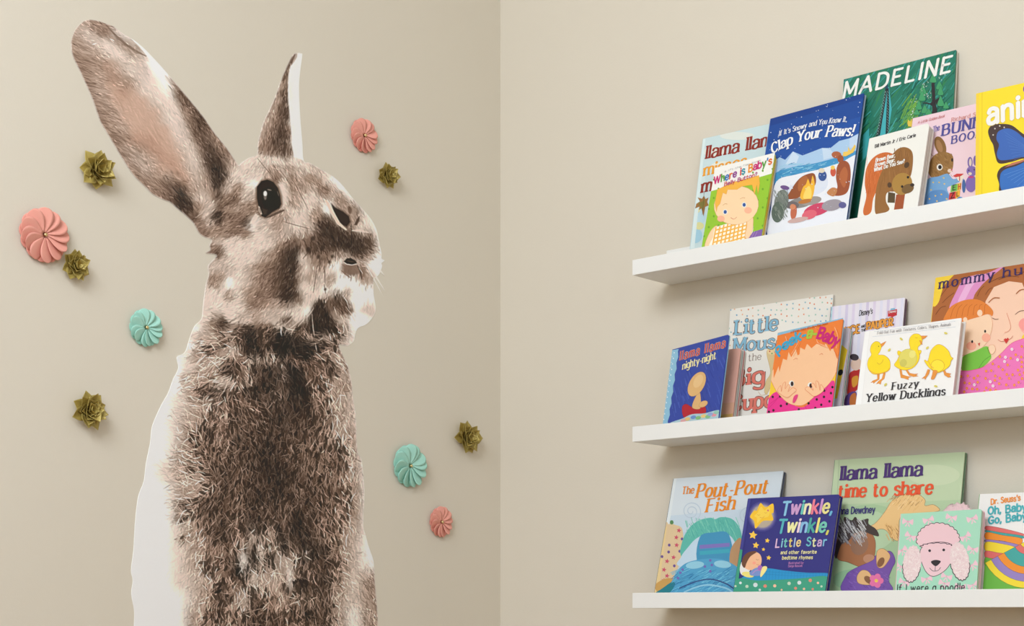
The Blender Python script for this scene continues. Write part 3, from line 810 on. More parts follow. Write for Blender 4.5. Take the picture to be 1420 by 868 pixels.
def rosette(y, z, R, spin, label, seed):
    r = random.Random(seed)
    root = empty('gold_flower', wall_frame(y, z, spin))
    tag(root, label, 'paper flower', 'gold paper rosettes on the wall')
    bm = bmesh.new()
    bmesh.ops.create_cone(bm, cap_ends=True, segments=20, radius1=R * .34, radius2=R * .22, depth=.006, matrix=Matrix.Translation((0, 0, .003)))
    bm_obj('calyx', bm, M_GOLD, root)
    rings = ((7, 1.0, .36, .18, .10, .35, .003, .14), (6, .97, .36, .50, .05, .5, .006, .10), (6, .82, .34, .82, -.1, .65, .008, .07), (5, .62, .26, 1.12, -.3, .9, .009, .04))
    for q, (n, L, hw, tilt, curl, cup, z0, r0) in enumerate(rings):
        a0 = r.uniform(0, 6.28)
        for k in range(n):
            me = leaf_mesh(R * L * r.uniform(.88, 1.08) * (1 - r0), R * hw * r.uniform(.85, 1.1), tilt + r.uniform(-.14, .2), curl + r.uniform(-.25, .35), cup, r.random(), z0, R * r0)
            o = link('petal', me, None, root)
            o.matrix_local = Matrix.Rotation(a0 + (k + r.uniform(-.2, .2)) * 2 * math.pi / n, 4, 'Z')
    return root


rosette(-1.0012, 1.7354, .0355, .2, 'gold leafy paper flower beside the long rabbit ear', 21)
rosette(-1.0423, 1.5703, .0292, 1.0, 'gold leafy paper flower tucked under the large coral flower', 22)
rosette(-.3395, 1.8619, .0305, .5, 'small gold leafy paper flower just above the rabbit nose', 23)
rosette(-1.0171, 1.3344, .0355, .8, 'gold leafy paper flower beside the rabbit chest, low on the wall', 24)
rosette(-.1121, 1.365, .0385, .1, 'gold leafy paper flower nearest to the corner of the walls', 25)

# ---------------------------------------------------------------- picture ledges
LX, LD = 0.4474, 0.12                      # left end and depth of the ledges
LZ = {1: 1.6378, 2: 1.3230, 3: 1.0091}
LNAME = {1: 'top', 2: 'middle', 3: 'lowest'}
LLEN, LLIP, LRAIL, LBOARD = 1.15, .0288, .065, .014
for i in (1, 2, 3):
    root = empty('picture_ledge', Matrix.Translation((LX, 0, LZ[i])))
    tag(root, {1: 'topmost long white picture ledge on the beige wall', 2: 'middle of the three long white picture ledges', 3: 'lowest of the three long white picture ledges'}[i], 'picture ledge', 'white picture ledges')
    bm_obj('shelf_board', box_geo(0, LLEN, -LD + .007, -.012, 0, LBOARD, .0006), M_LEDGE, root)
    bm_obj('back_rail', box_geo(0, LLEN, -.012, -.0002, 0, LRAIL, .0008), M_LEDGE, root)
    bm_obj('front_lip', box_geo(0, LLEN, -LD, -LD + .007, 0, LLIP, .0008), M_LEDGE, root)

# ---------------------------------------------------------------- lettering: pen strokes
GL = {
 'a': "c .8,5.2 1.6,6.6 3.3,6.8 4.8,5.8 5,4;5,4 5,0;c 5,3.9 2.2,3.7 .6,2.4 .9,.5 2.6,0 4.2,.8 5,2.2",
 'b': ".5,10 .5,0;c .5,4.6 1.6,6.6 3.4,6.8 5.3,5.4 5.3,1.5 3.4,0 1.6,.3 .5,2", 'c': "c 5,5.4 3.2,6.8 1.1,5.8 .4,3.4 1.1,1 3.2,0 5,1.4",
 'd': "5.2,10 5.2,0;c 5.2,4.6 4.2,6.6 2.4,6.8 .5,5.4 .5,1.5 2.4,0 4.2,.3 5.2,2", 'e': ".6,3.6 5.2,3.6;c 5.2,3.6 4.8,5.8 3,6.8 1.1,5.8 .4,3.4 1.1,1 3.1,0 5.1,1.4",
 'f': "c 4.2,9.3 3.2,10 2,9.1 1.8,7.4;1.8,7.6 1.8,0;.2,6.6 3.8,6.6", 'g': "5.2,6.8 5.2,-1;c 5.2,-1 4.5,-2.7 2.6,-3 .7,-2.2;c 5.2,4.6 4.2,6.6 2.4,6.8 .5,5.4 .5,1.9 2.4,.4 4.2,.7 5.2,2.2",
 'h': ".5,10 .5,0;c .5,4.8 1.8,6.5 3.4,6.8 4.7,6 5,4.4;5,4.5 5,0", 'i': ".8,6.8 .8,0;d .8,9", 'j': "1.6,6.8 1.6,-1.4;c 1.6,-1.4 1,-2.8 -.4,-2.8;d 1.6,9", 'k': ".5,10 .5,0;4.8,6.8 .6,3;2,4.2 5.2,0", 'l': ".8,10 .8,0",
 'm': ".5,6.8 .5,0;c .5,4.8 1.6,6.6 2.9,6.8 4,6 4.2,4.6;4.2,4.8 4.2,0;c 4.2,4.8 5.4,6.6 6.6,6.8 7.7,6 7.9,4.6;7.9,4.8 7.9,0",
 'n': ".5,6.8 .5,0;c .5,4.8 1.8,6.5 3.4,6.8 4.7,6 5,4.4;5,4.5 5,0", 'o': "o 2.9,3.4 2.5,3.3", 'p': ".5,6.8 .5,-3;c .5,4.6 1.6,6.6 3.4,6.8 5.3,5.4 5.3,1.5 3.4,0 1.6,.3 .5,2",
 'r': ".5,6.8 .5,0;c .5,4.6 1.6,6.2 3,6.7 3.9,6.3", 's': "c 4.4,5.6 2.8,6.8 .9,6 .9,4.4 2.6,3.5 4.3,2.6 4.4,1 2.6,0 .5,1.1", 't': "1.6,9 1.6,1.6;c 1.6,1.8 2,.4 3,0 4.1,.6;.1,6.6 3.7,6.6",
 'u': ".5,6.8 .5,2.3;c .5,2.4 .9,.6 2.3,0 3.9,.5 5,2.2;5,6.8 5,0", 'v': ".2,6.8 2.6,0;2.6,0 5,6.8", 'w': ".2,6.8 2,0;2,0 3.9,6.4;3.9,6.4 5.8,0;5.8,0 7.6,6.8", 'x': ".3,6.8 5,0;5,6.8 .3,0", 'y': ".3,6.8 2.8,.4;5.3,6.8 1.8,-2.8", 'z': ".5,6.5 4.8,6.5;4.8,6.5 .4,.3;.4,.3 5,.3",
 'A': "0,0 3.6,10;3.6,10 7.2,0;1.4,3.4 5.8,3.4", 'B': ".6,10 .6,0;c .6,9.8 4,9.8 5.3,8.5 5.1,6.3 3.6,5.4 .6,5.3;c .6,5.3 4.2,5.3 5.9,3.9 5.7,1.3 4,.2 .6,.2",
 'C': "c 6.8,8 4.6,9.9 1.7,8.7 .5,5 1.7,1.3 4.6,.1 6.8,2", 'D': ".6,10 .6,0;c .6,9.8 4,9.6 6.3,7.8 6.8,5 6.3,2.2 4,.4 .6,.2", 'E': ".6,10 .6,0;.6,9.7 5.4,9.7;.6,5.2 4.6,5.2;.6,.3 5.6,.3",
 'F': ".6,10 .6,0;.6,9.7 5.6,9.7;.6,5.1 4.7,5.1", 'G': "c 6.6,8.1 4.5,9.9 1.7,8.7 .5,5 1.7,1.3 4.4,.1 6.7,1.6;6.7,1.2 6.7,4.4;4.3,4.4 6.9,4.4", 'H': ".6,10 .6,0;6.2,10 6.2,0;.6,5.2 6.2,5.2", 'I': "1,10 1,0", 'J': "3.4,10 3.4,2.6;c 3.4,2.6 2.8,.4 1.4,.1 .1,1",
 'K': ".6,10 .6,0;5.8,10 .8,4;2.4,5.8 6.2,0", 'L': ".6,10 .6,0;.6,.3 5.2,.3", 'M': ".6,0 .6,10;.6,10 4.2,2;4.2,2 7.8,10;7.8,10 7.8,0", 'N': ".6,0 .6,10;.6,10 6.4,0;6.4,0 6.4,10", 'O': "o 3.9,5 3.3,4.8", 'P': ".6,10 .6,0;c .6,9.8 4.2,9.7 5.7,8.3 5.5,6 4,4.9 .6,4.7",
 'R': ".6,10 .6,0;c .6,9.8 4.2,9.7 5.7,8.3 5.5,6.1 4,5 .6,4.8;2.8,4.9 6.2,0", 'S': "c 5.4,8.3 3.4,9.9 1.1,9 1,6.7 3,5.5 5.3,4.1 5.4,1.4 3.2,.1 .5,1.6", 'T': "3.4,10 3.4,0;.2,9.7 6.6,9.7", 'U': ".6,10 .6,3;c .6,3 1.3,.6 3.4,.1 5.5,.6 6.2,3;6.2,10 6.2,3",
 'W': ".2,10 2.6,0;2.6,0 5,9.4;5,9.4 7.4,0;7.4,0 9.8,10", 'Y': ".2,10 3.4,5;6.6,10 3.4,5;3.4,5 3.4,0", 'Z': ".4,9.7 6,9.7;6,9.7 .3,.3;.3,.3 6.2,.3",
 '.': "d .8,.6", ',': "1,.9 .4,-1.4", '!': "1,10 1,3.2;d 1,.7", "'": "1,10 .8,7.4", '-': ".3,3.5 3,3.5", '?': "c .4,8 2.2,9.9 4.1,8.7 3.8,6.6 2.3,4.9 2.2,3.2;d 2.2,.7", '/': "0,-.6 3.6,10"}


def crom(P, closed=False, n=5):
    P = [Vector(p) for p in P]
    m = len(P)
    out = []
    for i in range(m if closed else m - 1):
        g = (lambda k: P[k % m]) if closed else (lambda k: P[min(max(k, 0), m - 1)])
        a, b, c, d = g(i - 1), g(i), g(i + 1), g(i + 2)
        for q in range(n):
            t = q / n
            out.append(.5 * (2 * b + (c - a) * t + (2 * a - 5 * b + 4 * c - d) * t * t + (3 * b - a - 3 * c + d) * t ** 3))
    if not closed:
        out.append(P[-1])
    return out


def glyph(ch, single=False):
    """list of ('s' pen stroke | 'd' dot, points) and the advance width of one character"""
    if ch == ' ':
        return [], 3.2
    src = GL[ch]
    if ch == 'a' and single:
        src = "5.2,6.8 5.2,0;c 5.2,4.6 4.2,6.6 2.4,6.8 .5,5.4 .5,1.5 2.4,0 4.2,.3 5.2,2"
    out, mx = [], 0
    for st in src.split(';'):
        q = st.split()
        kind = q[0] if q[0] in 'cod' else 's'
        P = [tuple(float(v) for v in t.split(',')) for t in (q if kind == 's' else q[1:])]
        if kind == 'd':
            out.append(('d', P, False))
        elif kind == 'o':
            (cx, cy), (rx, ry) = P
            pts = [Vector((cx + rx * math.cos(k * math.pi / 10), cy + ry * math.sin(k * math.pi / 10))) for k in range(21)]
            out.append(('s', pts, False))
            P = [(cx + rx, 0)]
        elif kind == 'c':
            out.append(('s', crom(P, False, 5), False))
        else:
            out.append(('s', [Vector(p) for p in P], True))
        mx = max(mx, max(p[0] for p in P))
    return out, mx + .4


def clip(poly, w, h):
    for ax, lim, sg in ((0, 0, 1), (0, w, -1), (1, 0, 1), (1, h, -1)):
        out = []
        for i, b in enumerate(poly):
            a = poly[i - 1]
            da, db = (a[ax] - lim) * sg, (b[ax] - lim) * sg
            if (da >= 0) != (db >= 0):
                t = da / (da - db)
                out.append((a[0] + (b[0] - a[0]) * t, a[1] + (b[1] - a[1]) * t))
            if db >= 0:
                out.append((b[0], b[1]))
        poly = out
        if len(poly) < 3:
            return []
    return poly


DZ = 2.4e-5


class Ink:
    """flat printed shapes on one sheet; x to the right and z up, in metres from its lower left corner"""
    def __init__(s, w, h):
        s.w, s.h = w, h
        s.V, s.F, s.C = [], [], []
        s.layer = 1

    def face(s, pts, col, y=None):
        p = clip([tuple(q) for q in pts], s.w, s.h)
        if len(p) < 3:
            return
        ar = sum(p[i - 1][0] * p[i][1] - p[i][0] * p[i - 1][1] for i in range(len(p)))
        if abs(ar) < 1e-10:
            return
        if ar < 0:
            p = p[::-1]
        n = len(s.F)
        yy = -DZ * s.layer - 3.2e-6 * (n % 7) if y is None else y
        n = len(s.V)
        s.V += [(q[0], yy, q[1]) for q in p]
        s.F.append(tuple(range(n, n + len(p))))
        s.C.append(tuple(lin(col)))


class Cover(Ink):
    def __init__(s, mtx, w, h, frame):
        super().__init__(w, h)
        s.m = mtx
        s.inv = mtx.inverted()
        s.frame = frame                       # (x, y, scale) of the study crop of the photograph
        s.title = Ink(w, h)
        s.rnd = random.Random(int(w * 1e6))

    def P(s, x, y):
        """study-crop point -> metres on the sheet (its real plane in the room)"""
        fx, fy, sc = s.frame
        d = ray(fx + x / sc, fy + y / sc)
        o = s.inv @ CAMP
        d = s.inv.to_3x3() @ d
        t = -o.y / d.y
        return Vector((o.x + t * d.x, o.z + t * d.z))

    def pts(s, L):
        return [s.P(L[i], L[i + 1]) for i in range(0, len(L), 2)]

    def pg(s, L, col, sm=False, same=False, out=None, ow=2):
        if not same:
            s.layer += 1
        q = s.pts(L)
        if sm:
            q = crom(q, True, 5)
        s.face(q, col)
        if out:
            s.layer += 1
            s.band(q + q[:1], ow / s.frame[2] * .0012, out)
        return s

    def el(s, cx, cy, rx, ry, col, rot=0, same=False, out=None, ow=2, n=22):
        if not same:
            s.layer += 1
        L = []
        c, n_ = math.cos(rot), math.sin(rot)
        for i in range(n):
            a = i * 2 * math.pi / n
            L += [cx + rx * math.cos(a) * c - ry * math.sin(a) * n_, cy + rx * math.cos(a) * n_ + ry * math.sin(a) * c]
        q = s.pts(L)
        s.face(q, col)
        if out:
            s.layer += 1
            s.band(q + q[:1], ow / s.frame[2] * .0012, out)
        return s

    def band(s, q, wd, col):
        for a, b in zip(q, q[1:]):
            t = (b - a)
            if t.length < 1e-7:
                continue
            t = t.normalized() * wd / 2
            n = Vector((-t.y, t.x))
            e = t * .6
            s.face([a - n - e, b - n + e, b + n + e, a + n - e], col)

    def ln(s, L, wd, col, sm=True, same=False):
        if not same:
            s.layer += 1
        q = s.pts(L)
        if sm and len(q) > 2:
            q = crom(q, False, 5)
        s.band(q, wd / s.frame[2] * .0012, col)
        return s

    def star(s, cx, cy, r, col, rot=0, same=False, k=.45, n=5):
        L = []
        for i in range(2 * n):
            a = rot + i * math.pi / n - math.pi / 2
            q = r if i % 2 == 0 else r * k
            L += [cx + q * math.cos(a), cy + q * math.sin(a)]
        return s.pg(L, col, same=same)

    def hatch(s, L, n, cols, ang, l0, l1, wd, layers=6):
        """loose crayon strokes scattered inside a box of the study crop"""
        x0, y0, x1, y1 = L
        for q in range(layers):
            s.layer += 1
            for _ in range(n // layers):
                x, y = s.rnd.uniform(x0, x1), s.rnd.uniform(y0, y1)
                a = ang + s.rnd.gauss(0, .12)
                l = s.rnd.uniform(l0, l1) / 2
                s.ln([x - l * math.cos(a), y - l * math.sin(a), x + l * math.cos(a), y + l * math.sin(a)], wd * s.rnd.uniform(.6, 1.3), s.rnd.choice(cols), False, True)

    def text(s, txt, base, h, cols, wx=1.3, wy=None, serif=0, slant=0.0, single=False, out=None, ow=.9, jit=0.0, gap=1.5):
        """lettering along a baseline given as study-crop points; h = height of a capital in crop pixels"""
        wy = wx if wy is None else wy
        if not isinstance(cols, list):
            cols = [cols]
        bp = s.pts(base)
        if len(bp) > 2:
            bp = crom(bp, False, 8)
        seg = [0]
        for a, b in zip(bp, bp[1:]):
            seg.append(seg[-1] + (b - a).length)
        mid = len(base) // 4 * 2
        hm = (s.P(base[mid], base[mid + 1] - h) - s.P(base[mid], base[mid + 1])).length
        u = hm / 10.0
        total = sum(glyph(c, single)[1] for c in txt) + gap * (len(txt) - 1)
        sx = seg[-1] / total

        def at(x, y):
            d = min(max(x * sx, 0), seg[-1] - 1e-9)
            i = 0
            while i < len(seg) - 2 and seg[i + 1] < d:
                i += 1
            t = (bp[i + 1] - bp[i]).normalized()
            p = bp[i] + t * (x * sx - seg[i])
            return p + Vector((-t.y, t.x)) * y * u

        T = s.title
        for pas in ((1,) if out else ()) + (0,):
            T.layer = s.layer + 2 + (0 if pas else 2)
            x, ci = 0.0, 0
            rj = random.Random(len(txt) * 31 + 5)
            for ch in txt:
                st, adv = glyph(ch, single)
                dy, rot = rj.gauss(0, jit), rj.gauss(0, jit * .06)
                col = out if pas else cols[ci % len(cols)]
                if ch != ' ':
                    ci += 1
                ex = ow if pas else 0.0
                ax, ay = (wx + ex) / 2, (wy + ex) / 2

                def W(p):
                    px, py = p[0] - adv / 2, p[1] - 5
                    return at(x + adv / 2 + px * math.cos(rot) - py * math.sin(rot) + slant * p[1], dy + 5 + px * math.sin(rot) + py * math.cos(rot))

                k = u / sx if sx else 1                  # keeps the pen's width true when a word is squeezed or stretched
                axk = ax * (u / sx)
                for kind, q, straight in st:
                    if kind == 'd':
                        (cx, cy), = q
                        r = max(ax, ay) * 1.15
                        T.face([W((cx + r * k * math.cos(i * math.pi / 5), cy + r * math.sin(i * math.pi / 5))) for i in range(10)], col)
                        continue
                    for i, (a, b) in enumerate(zip(q, q[1:])):
                        t = Vector(((b[0] - a[0]) / k, b[1] - a[1]))
                        if t.length < 1e-6:
                            continue
                        t.normalize()
                        th = math.sqrt((ax * t.y) ** 2 + (ay * t.x) ** 2)
                        n = Vector((-t.y * th * k, t.x * th))
                        e = Vector((t.x * th * .35 * k, t.y * th * .35)) if not (serif and straight) else Vector((0, 0))
                        a, b = Vector(a[:2]), Vector(b[:2])
                        T.face([W(a - n - e), W(b - n + e), W(b + n + e), W(a + n - e)], col)
                    r = min(ax, ay) * .95
                    for p in (q[0], q[-1]):
                        if not serif or not straight:
                            T.face([W((p[0] + r * k * math.cos(i * math.pi / 4), p[1] + r * math.sin(i * math.pi / 4))) for i in range(8)], col)
                    if serif and straight and abs(q[-1][1] - q[0][1]) > 3:
                        for p in (q[0], q[-1]):
                            if min(abs(p[1] - v) for v in (0, 6.8, 10, -3)) < .05 and not (ch in 'tf' and p[1] > 5):
                                top = p[1] > 3
                                l = serif * k + axk
                                r_ = l if (not top or ch.isupper() or ch in 'vwyk') else axk
                                hh = wy + ex
                                y0 = p[1] - (hh if top else 0)
                                T.face([W((p[0] - l, y0)), W((p[0] + r_, y0)), W((p[0] + r_, y0 + hh)), W((p[0] - l, y0 + hh))], col)
                x += adv + gap
        return s


# ---------------------------------------------------------------- books
def slab(w, h, y0, y1, r, x0=0.0, z0=0.0, left_round=0.0):
    """a board with rounded right corners: outline in x,z, thickness y0..y1"""
    P = [(x0 + left_round, z0)] if left_round else [(x0, z0)]
    for cx, cz, a0 in ((w - r, z0 + r, -90), (w - r, h - r, 0)):
        for k in range(6):
            a = math.radians(a0 + 18 * k)
            P.append((cx + r * math.cos(a), cz + r * math.sin(a)))
    P.append((x0, h))
    n = len(P)
    V = [(x, y0, z) for x, z in P] + [(x, y1, z) for x, z in P]
    F = [tuple(range(n)), tuple(range(2 * n - 1, n - 1, -1))] + [(i, n + i, n + (i + 1) % n, (i + 1) % n) for i in range(n)]
    return V, F


def ink_mesh(name, V, F, C):
    me = mesh_of(name, V, F)
    at = me.color_attributes.new('Ink', 'FLOAT_COLOR', 'CORNER')
    buf = np.ones((len(me.loops), 4), np.float32)
    i = 0
    for p, c in zip(F, C):
        buf[i:i + len(p), :3] = c
        i += len(p)
    at.data.foreach_set('color', buf.reshape(-1))
    return me


BOOKS = {'A': (0.5314, 0.1832, -0.0117, 0.0168, 0.25, 0.2522, 0.057, 1), 'B': (0.5973, 0.2931, 0.0208, -0.015, 0.1309, 0.1812, 0.112, 1), 'C': (0.6942, 0.263, 0.0141, -0.0275, 0.1945, 0.2613, 0.0925, 1),
 'D': (0.8365, 0.1208, 0.005, -0.0054, 0.2149, 0.2977, 0.0452, 1), 'E': (0.9160, 0.2944, 0.0236, -0.0409, 0.1137, 0.1715, 0.1075, 1), 'F': (0.9797, 0.2438, 0.0001, -0.0042, 0.168, 0.1976, 0.076, 1),
 'G': (1.1282, 0.0052, -0.0056, 0.012, 0.235, 0.1825, 0.1, 1), 'H': (0.4876, 0.209, 0.0491, -0.208, 0.1522, 0.169, 0.082, 2), 'I': (0.5926, 0.1056, -0.0054, 0.0103, 0.2183, 0.2337, 0.033, 2),
 'J': (0.7259, 0.2674, 0.0513, -0.1165, 0.1433, 0.1754, 0.094, 2), 'K': (0.8113, 0.1331, -0.0192, 0.0168, 0.1432, 0.2075, 0.0452, 2), 'L': (0.9158, 0.2396, 0.0036, -0.0129, 0.1772, 0.1486, 0.1115, 2),
 'M': (1.0164, 0.2197, 0.0035, -0.0059, 0.25, 0.2373, 0.067, 2), 'N': (0.4665, 0.2736, -0.0003, 0.0038, 0.2461, 0.2453, 0.08, 3), 'O': (0.6676, 0.2655, -0.0098, 0.0136, 0.1876, 0.1902, 0.1115, 3),
 'P': (0.8178, 0.1722, -0.0092, 0.0042, 0.2468, 0.2505, 0.056, 3), 'Q': (0.9874, 0.1657, 0.0127, -0.0016, 0.1436, 0.1451, 0.105, 3), 'R': (1.1052, 0.2121, -0.0132, 0.0025, 0.17, 0.174, 0.078, 3)}


class Book:
    def __init__(s, key, frame, label, t, kind='hard', base=(240, 236, 228), spine=None, pages=None, radius=.0015):
        x, phi, roll, yaw, w, h, d, sh = BOOKS[key]
        cy, sy = math.cos(yaw), math.sin(yaw)
        ex, n = Vector((cy, sy, 0)), Vector((sy, -cy, 0))
        up = Vector((0, 0, 1)) * math.cos(phi) - n * math.sin(phi)
        e1 = ex * math.cos(roll) + up * math.sin(roll)
        e2 = -ex * math.sin(roll) + up * math.cos(roll)
        o = Vector((x, -d, LZ[sh] + LBOARD + .0003))
        if roll < 0:
            o.z += -math.sin(roll) * w * math.cos(phi)
        e3 = -e1.cross(e2)                                  # towards the wall
        s.tan = math.tan(phi)
        up_ = (t + .0004) * math.tan(phi) + .0013           # a leaning book stands on its back lower edge
        o += e2 * up_
        h -= up_
        m = Matrix(((e1.x, e3.x, e2.x, o.x), (e1.y, e3.y, e2.y, o.y), (e1.z, e3.z, e2.z, o.z), (0, 0, 0, 1)))
        s.w, s.h, s.t, s.kind, s.base = w, h, t, kind, base
        s.spine = spine or base
        s.root = empty('board_book' if kind in ('board', 'fan') else 'picture_book', m)
        tag(s.root, label, 'book', 'books on the %s ledge' % LNAME[sh])
        s.k = Cover(m, w, h, frame)
        s.radius = radius
        s.pages = pages
        s.k.layer = 1

    def done(s):
        k, w, h, t = s.k, s.w, s.h, s.t
        ct = .0022 if s.kind != 'soft' else .0009
        V, F = slab(w, h, 0, ct, s.radius)
        C = [tuple(lin(s.base))] * len(F)
        n = len(V)
        fc = link('front_cover', ink_mesh('front_cover', V + k.V, F + [tuple(i + n for i in f) for f in k.F], C + k.C), M_INK, s.root)
        T = k.title
        if T.F:
            link('title', ink_mesh('title', T.V, T.F, T.C), M_INK, fc)
        col = tuple(lin(s.spine))
        V, F = slab(w, h, t - ct, t, s.radius)
        link('back_cover', ink_mesh('back_cover', V, F, [col] * len(F)), M_INK, s.root)
        if s.kind != 'fan':
            V, F = slab(.0024, h - .0002, ct * .2, t - ct * .2, .0002, -.0012, .0002)
            link('spine', ink_mesh('spine', V, F, [col] * len(F)), M_INK, s.root)
        if s.kind in ('hard', 'soft'):
            g = .0035 if s.kind == 'hard' else .0006
            V, F = slab(w - g, h - g, ct, t - ct, .0006, .003, g)
            link('page_block', mesh_of('page_block', V, F), M_PAGES, s.root)
        elif s.kind == 'board':
            m = max(2, int(round((t - 2 * ct) / .0024)))
            st = (t - 2 * ct) / m
            for i in range(m):
                V, F = slab(w - .0004 - .0006 * (i % 2), h - .0006, ct + st * i + .0002, ct + st * (i + 1) - .0001, s.radius, .001, .0004)
                link('page', mesh_of('page', V, F), M_BOARD if i % 2 else M_PAGES, s.root)
        return s

W_, K_ = (240, 238, 232), (40, 36, 38)

# ---- A
b = Book('A', (950, 160, 4.567), 'pale blue picture book with dark red and orange title, top ledge end', .006, base=(206, 226, 228), spine=(190, 215, 222))
k = b.k
for (x, y, rx, ry, c) in ((180, 230, 70, 30, (228, 234, 226)), (330, 130, 110, 26, (226, 232, 224)), (250, 330, 90, 40, (232, 234, 222)), (90, 420, 40, 60, (214, 232, 232)), (80, 640, 50, 60, (190, 220, 232)), (60, 760, 50, 50, (168, 210, 228)), (90, 700, 30, 24, (224, 222, 160)), (70, 600, 26, 20, (228, 226, 178))):
    k.el(x, y, rx, ry, c)
k.pg([112, 150, 130, 148, 60, 840, 34, 845], (222, 238, 238))
k.text('llama llama', [128, 277, 603, 178], 84, (146, 48, 38), 2.0, 1.0, serif=.38, gap=1.2)
k.text('misses', [116, 386, 388, 322], 76, (240, 164, 52), 2.0, 1.0, serif=.38, gap=1.2)
k.text('mama', [102, 492, 345, 440], 84, (146, 48, 38), 2.1, 1.0, serif=.38, gap=1.2)
k.layer = 14
k.pg([72, 560, 95, 545, 80, 520, 108, 528, 120, 508, 130, 530, 150, 520, 140, 548, 150, 570, 128, 580, 118, 640, 104, 590, 88, 600, 92, 578, 64, 590], (158, 112, 60))
k.pg([84, 556, 112, 545, 124, 525, 128, 560, 112, 600], (128, 122, 60))
k.ln([122, 480, 116, 560, 110, 630], 3, (110, 76, 46))
b.done()

# ---- B
b = Book('B', (950, 160, 4.567), 'green board book with a smiling baby face in front of the pale blue book', .004, 'fan', base=(152, 200, 56), spine=(240, 200, 70), radius=.006)
k = b.k
k.pg([190, 325, 600, 215, 570, 362, 160, 482], (246, 244, 238))
for x in range(120, 560, 62):
    for y in range(380, 820, 58):
        k.el(x + (y // 58 % 2) * 30, y - (x - 330) * .18, 6, 7, (112, 168, 48), same=True)
k.pg([430, 738, 500, 716, 494, 775, 380, 800], (134, 98, 168))
for i in range(6):
    k.ln([395 + i * 18, 790, 425 + i * 16, 735], 2, (200, 176, 214), False, True)
k.pg([205, 700, 160, 735, 125, 830, 180, 832, 215, 780], (250, 214, 170), True, out=(226, 150, 100))
k.pg([190, 715, 250, 690, 340, 668, 400, 640, 432, 690, 395, 775, 165, 835, 178, 770], (252, 244, 226), True)
for i in range(9):
    k.ln([196 + i * 25, 712 - i * 8, 172 + i * 26, 838 - i * 7], 11, (247, 178, 56), False, i > 0)
for i in range(5):
    k.ln([192 - i * 5, 728 + i * 26, 425 - i * 9, 662 + i * 26], 11, (247, 186, 72), False, i > 0)
k.pg([395, 632, 430, 645, 428, 720, 405, 775, 380, 770, 392, 700], (250, 214, 170), True, out=(226, 150, 100))
k.el(325, 570, 142, 122, (252, 218, 174), -.2, out=(226, 160, 104))
k.pg([190, 560, 205, 470, 300, 425, 468, 380, 474, 430, 462, 500, 455, 440, 440, 500, 425, 440, 360, 450, 330, 470, 270, 470, 262, 500, 240, 490, 222, 560, 205, 580, 200, 610], (246, 184, 74), out=(226, 150, 60), ow=1.5)
for x, y in ((255, 612), (375, 567)):
    k.el(x, y, 15, 17, W_)
    k.el(x, y, 10, 12, (56, 92, 160))
k.el(228, 655, 24, 20, (250, 186, 152)).el(400, 602, 24, 20, (250, 186, 152), same=True)
k.ln([290, 648, 310, 658, 328, 645], 3, (214, 110, 80)).ln([240, 570, 255, 560, 268, 563], 3, (214, 150, 90)).ln([350, 530, 366, 522, 380, 524], 3, (214, 150, 90))
rb = [(206, 50, 120), (90, 160, 60), (60, 120, 190), (230, 110, 40), (150, 70, 150), (220, 60, 60), (50, 150, 170), (236, 150, 40), (206, 50, 120)]
k.text("Where is Baby's", [182, 438, 548, 310], 46, rb, 1.8, jit=.25, gap=1.2)
k.text('Belly Button?', [248, 450, 456, 384], 24, [(206, 60, 70), (170, 60, 130)], 1.9, jit=.3, gap=1.2)
k.text('a lift-the-flap book', [250, 362, 480, 290], 11, (170, 170, 168), 1.3)
b.done()
for i, (a, c) in enumerate(((1.5, (240, 204, 72)), (2.0, (214, 198, 176)), (2.4, (170, 150, 138)), (2.8, (216, 204, 190)))):
    V, F = slab(b.w * .99, b.h - .003 - .0015 * i, 0, .0019, .006, .001, .002 + .013 * b.tan)
    o = link('page', ink_mesh('page', V, F, [tuple(lin(c))] * len(F)), M_INK, b.root)
    o.matrix_local = Matrix.Translation((0, .0041 + .0003 * i, 0)) @ Matrix.Rotation(math.radians(a), 4, 'Z')
    if i == 0:
        o['label'] = 'yellow page fanned out behind the cover'

# ---- C
b = Book('C', (1050, 120, 4.131), 'tall blue picture book with a snowy night campfire scene on the top ledge', .008, base=(38, 84, 164), spine=(170, 186, 206))
k = b.k
k.pg([60, 190, 640, 20, 600, 170, 50, 330], (32, 76, 154))
k.pg([60, 190, 640, 20, 630, 60, 60, 230], (28, 66, 142))
k.pg([90, 430, 130, 405, 160, 420, 205, 372, 260, 395, 320, 372, 372, 352, 420, 352, 470, 312, 530, 296, 600, 258, 590, 440, 100, 540], (172, 204, 234))
k.pg([205, 372, 240, 400, 225, 440, 160, 450], (206, 224, 242)).pg([372, 352, 420, 360, 450, 400, 380, 420], (200, 220, 240), same=True).pg([530, 296, 590, 270, 585, 350, 530, 350], (196, 216, 240), same=True)
k.pg([100, 500, 200, 462, 330, 440, 450, 408, 590, 365, 580, 440, 300, 500, 100, 560], (70, 150, 200), True)
k.hatch([130, 440, 560, 510], 90, [(110, 186, 214), (52, 128, 186), (150, 206, 226)], -.25, 20, 50, 3.5, 3)
k.pg([110, 545, 220, 505, 350, 476, 470, 440, 600, 410, 560, 800, 90, 870, 80, 700], (236, 238, 244), True)
k.pg([140, 600, 330, 520, 400, 520, 380, 600, 200, 660], (222, 228, 240), True)
k.el(250, 665, 75, 30, (140, 136, 134), -.2).el(310, 655, 60, 24, (160, 152, 146), -.2).el(200, 680, 40, 22, (112, 106, 108), same=True)
k.pg([172, 642, 190, 600, 235, 535, 280, 505, 328, 500, 335, 560, 290, 600, 230, 640], (150, 84, 52), True)
k.pg([240, 540, 280, 512, 300, 560, 240, 600], (176, 104, 60), True)
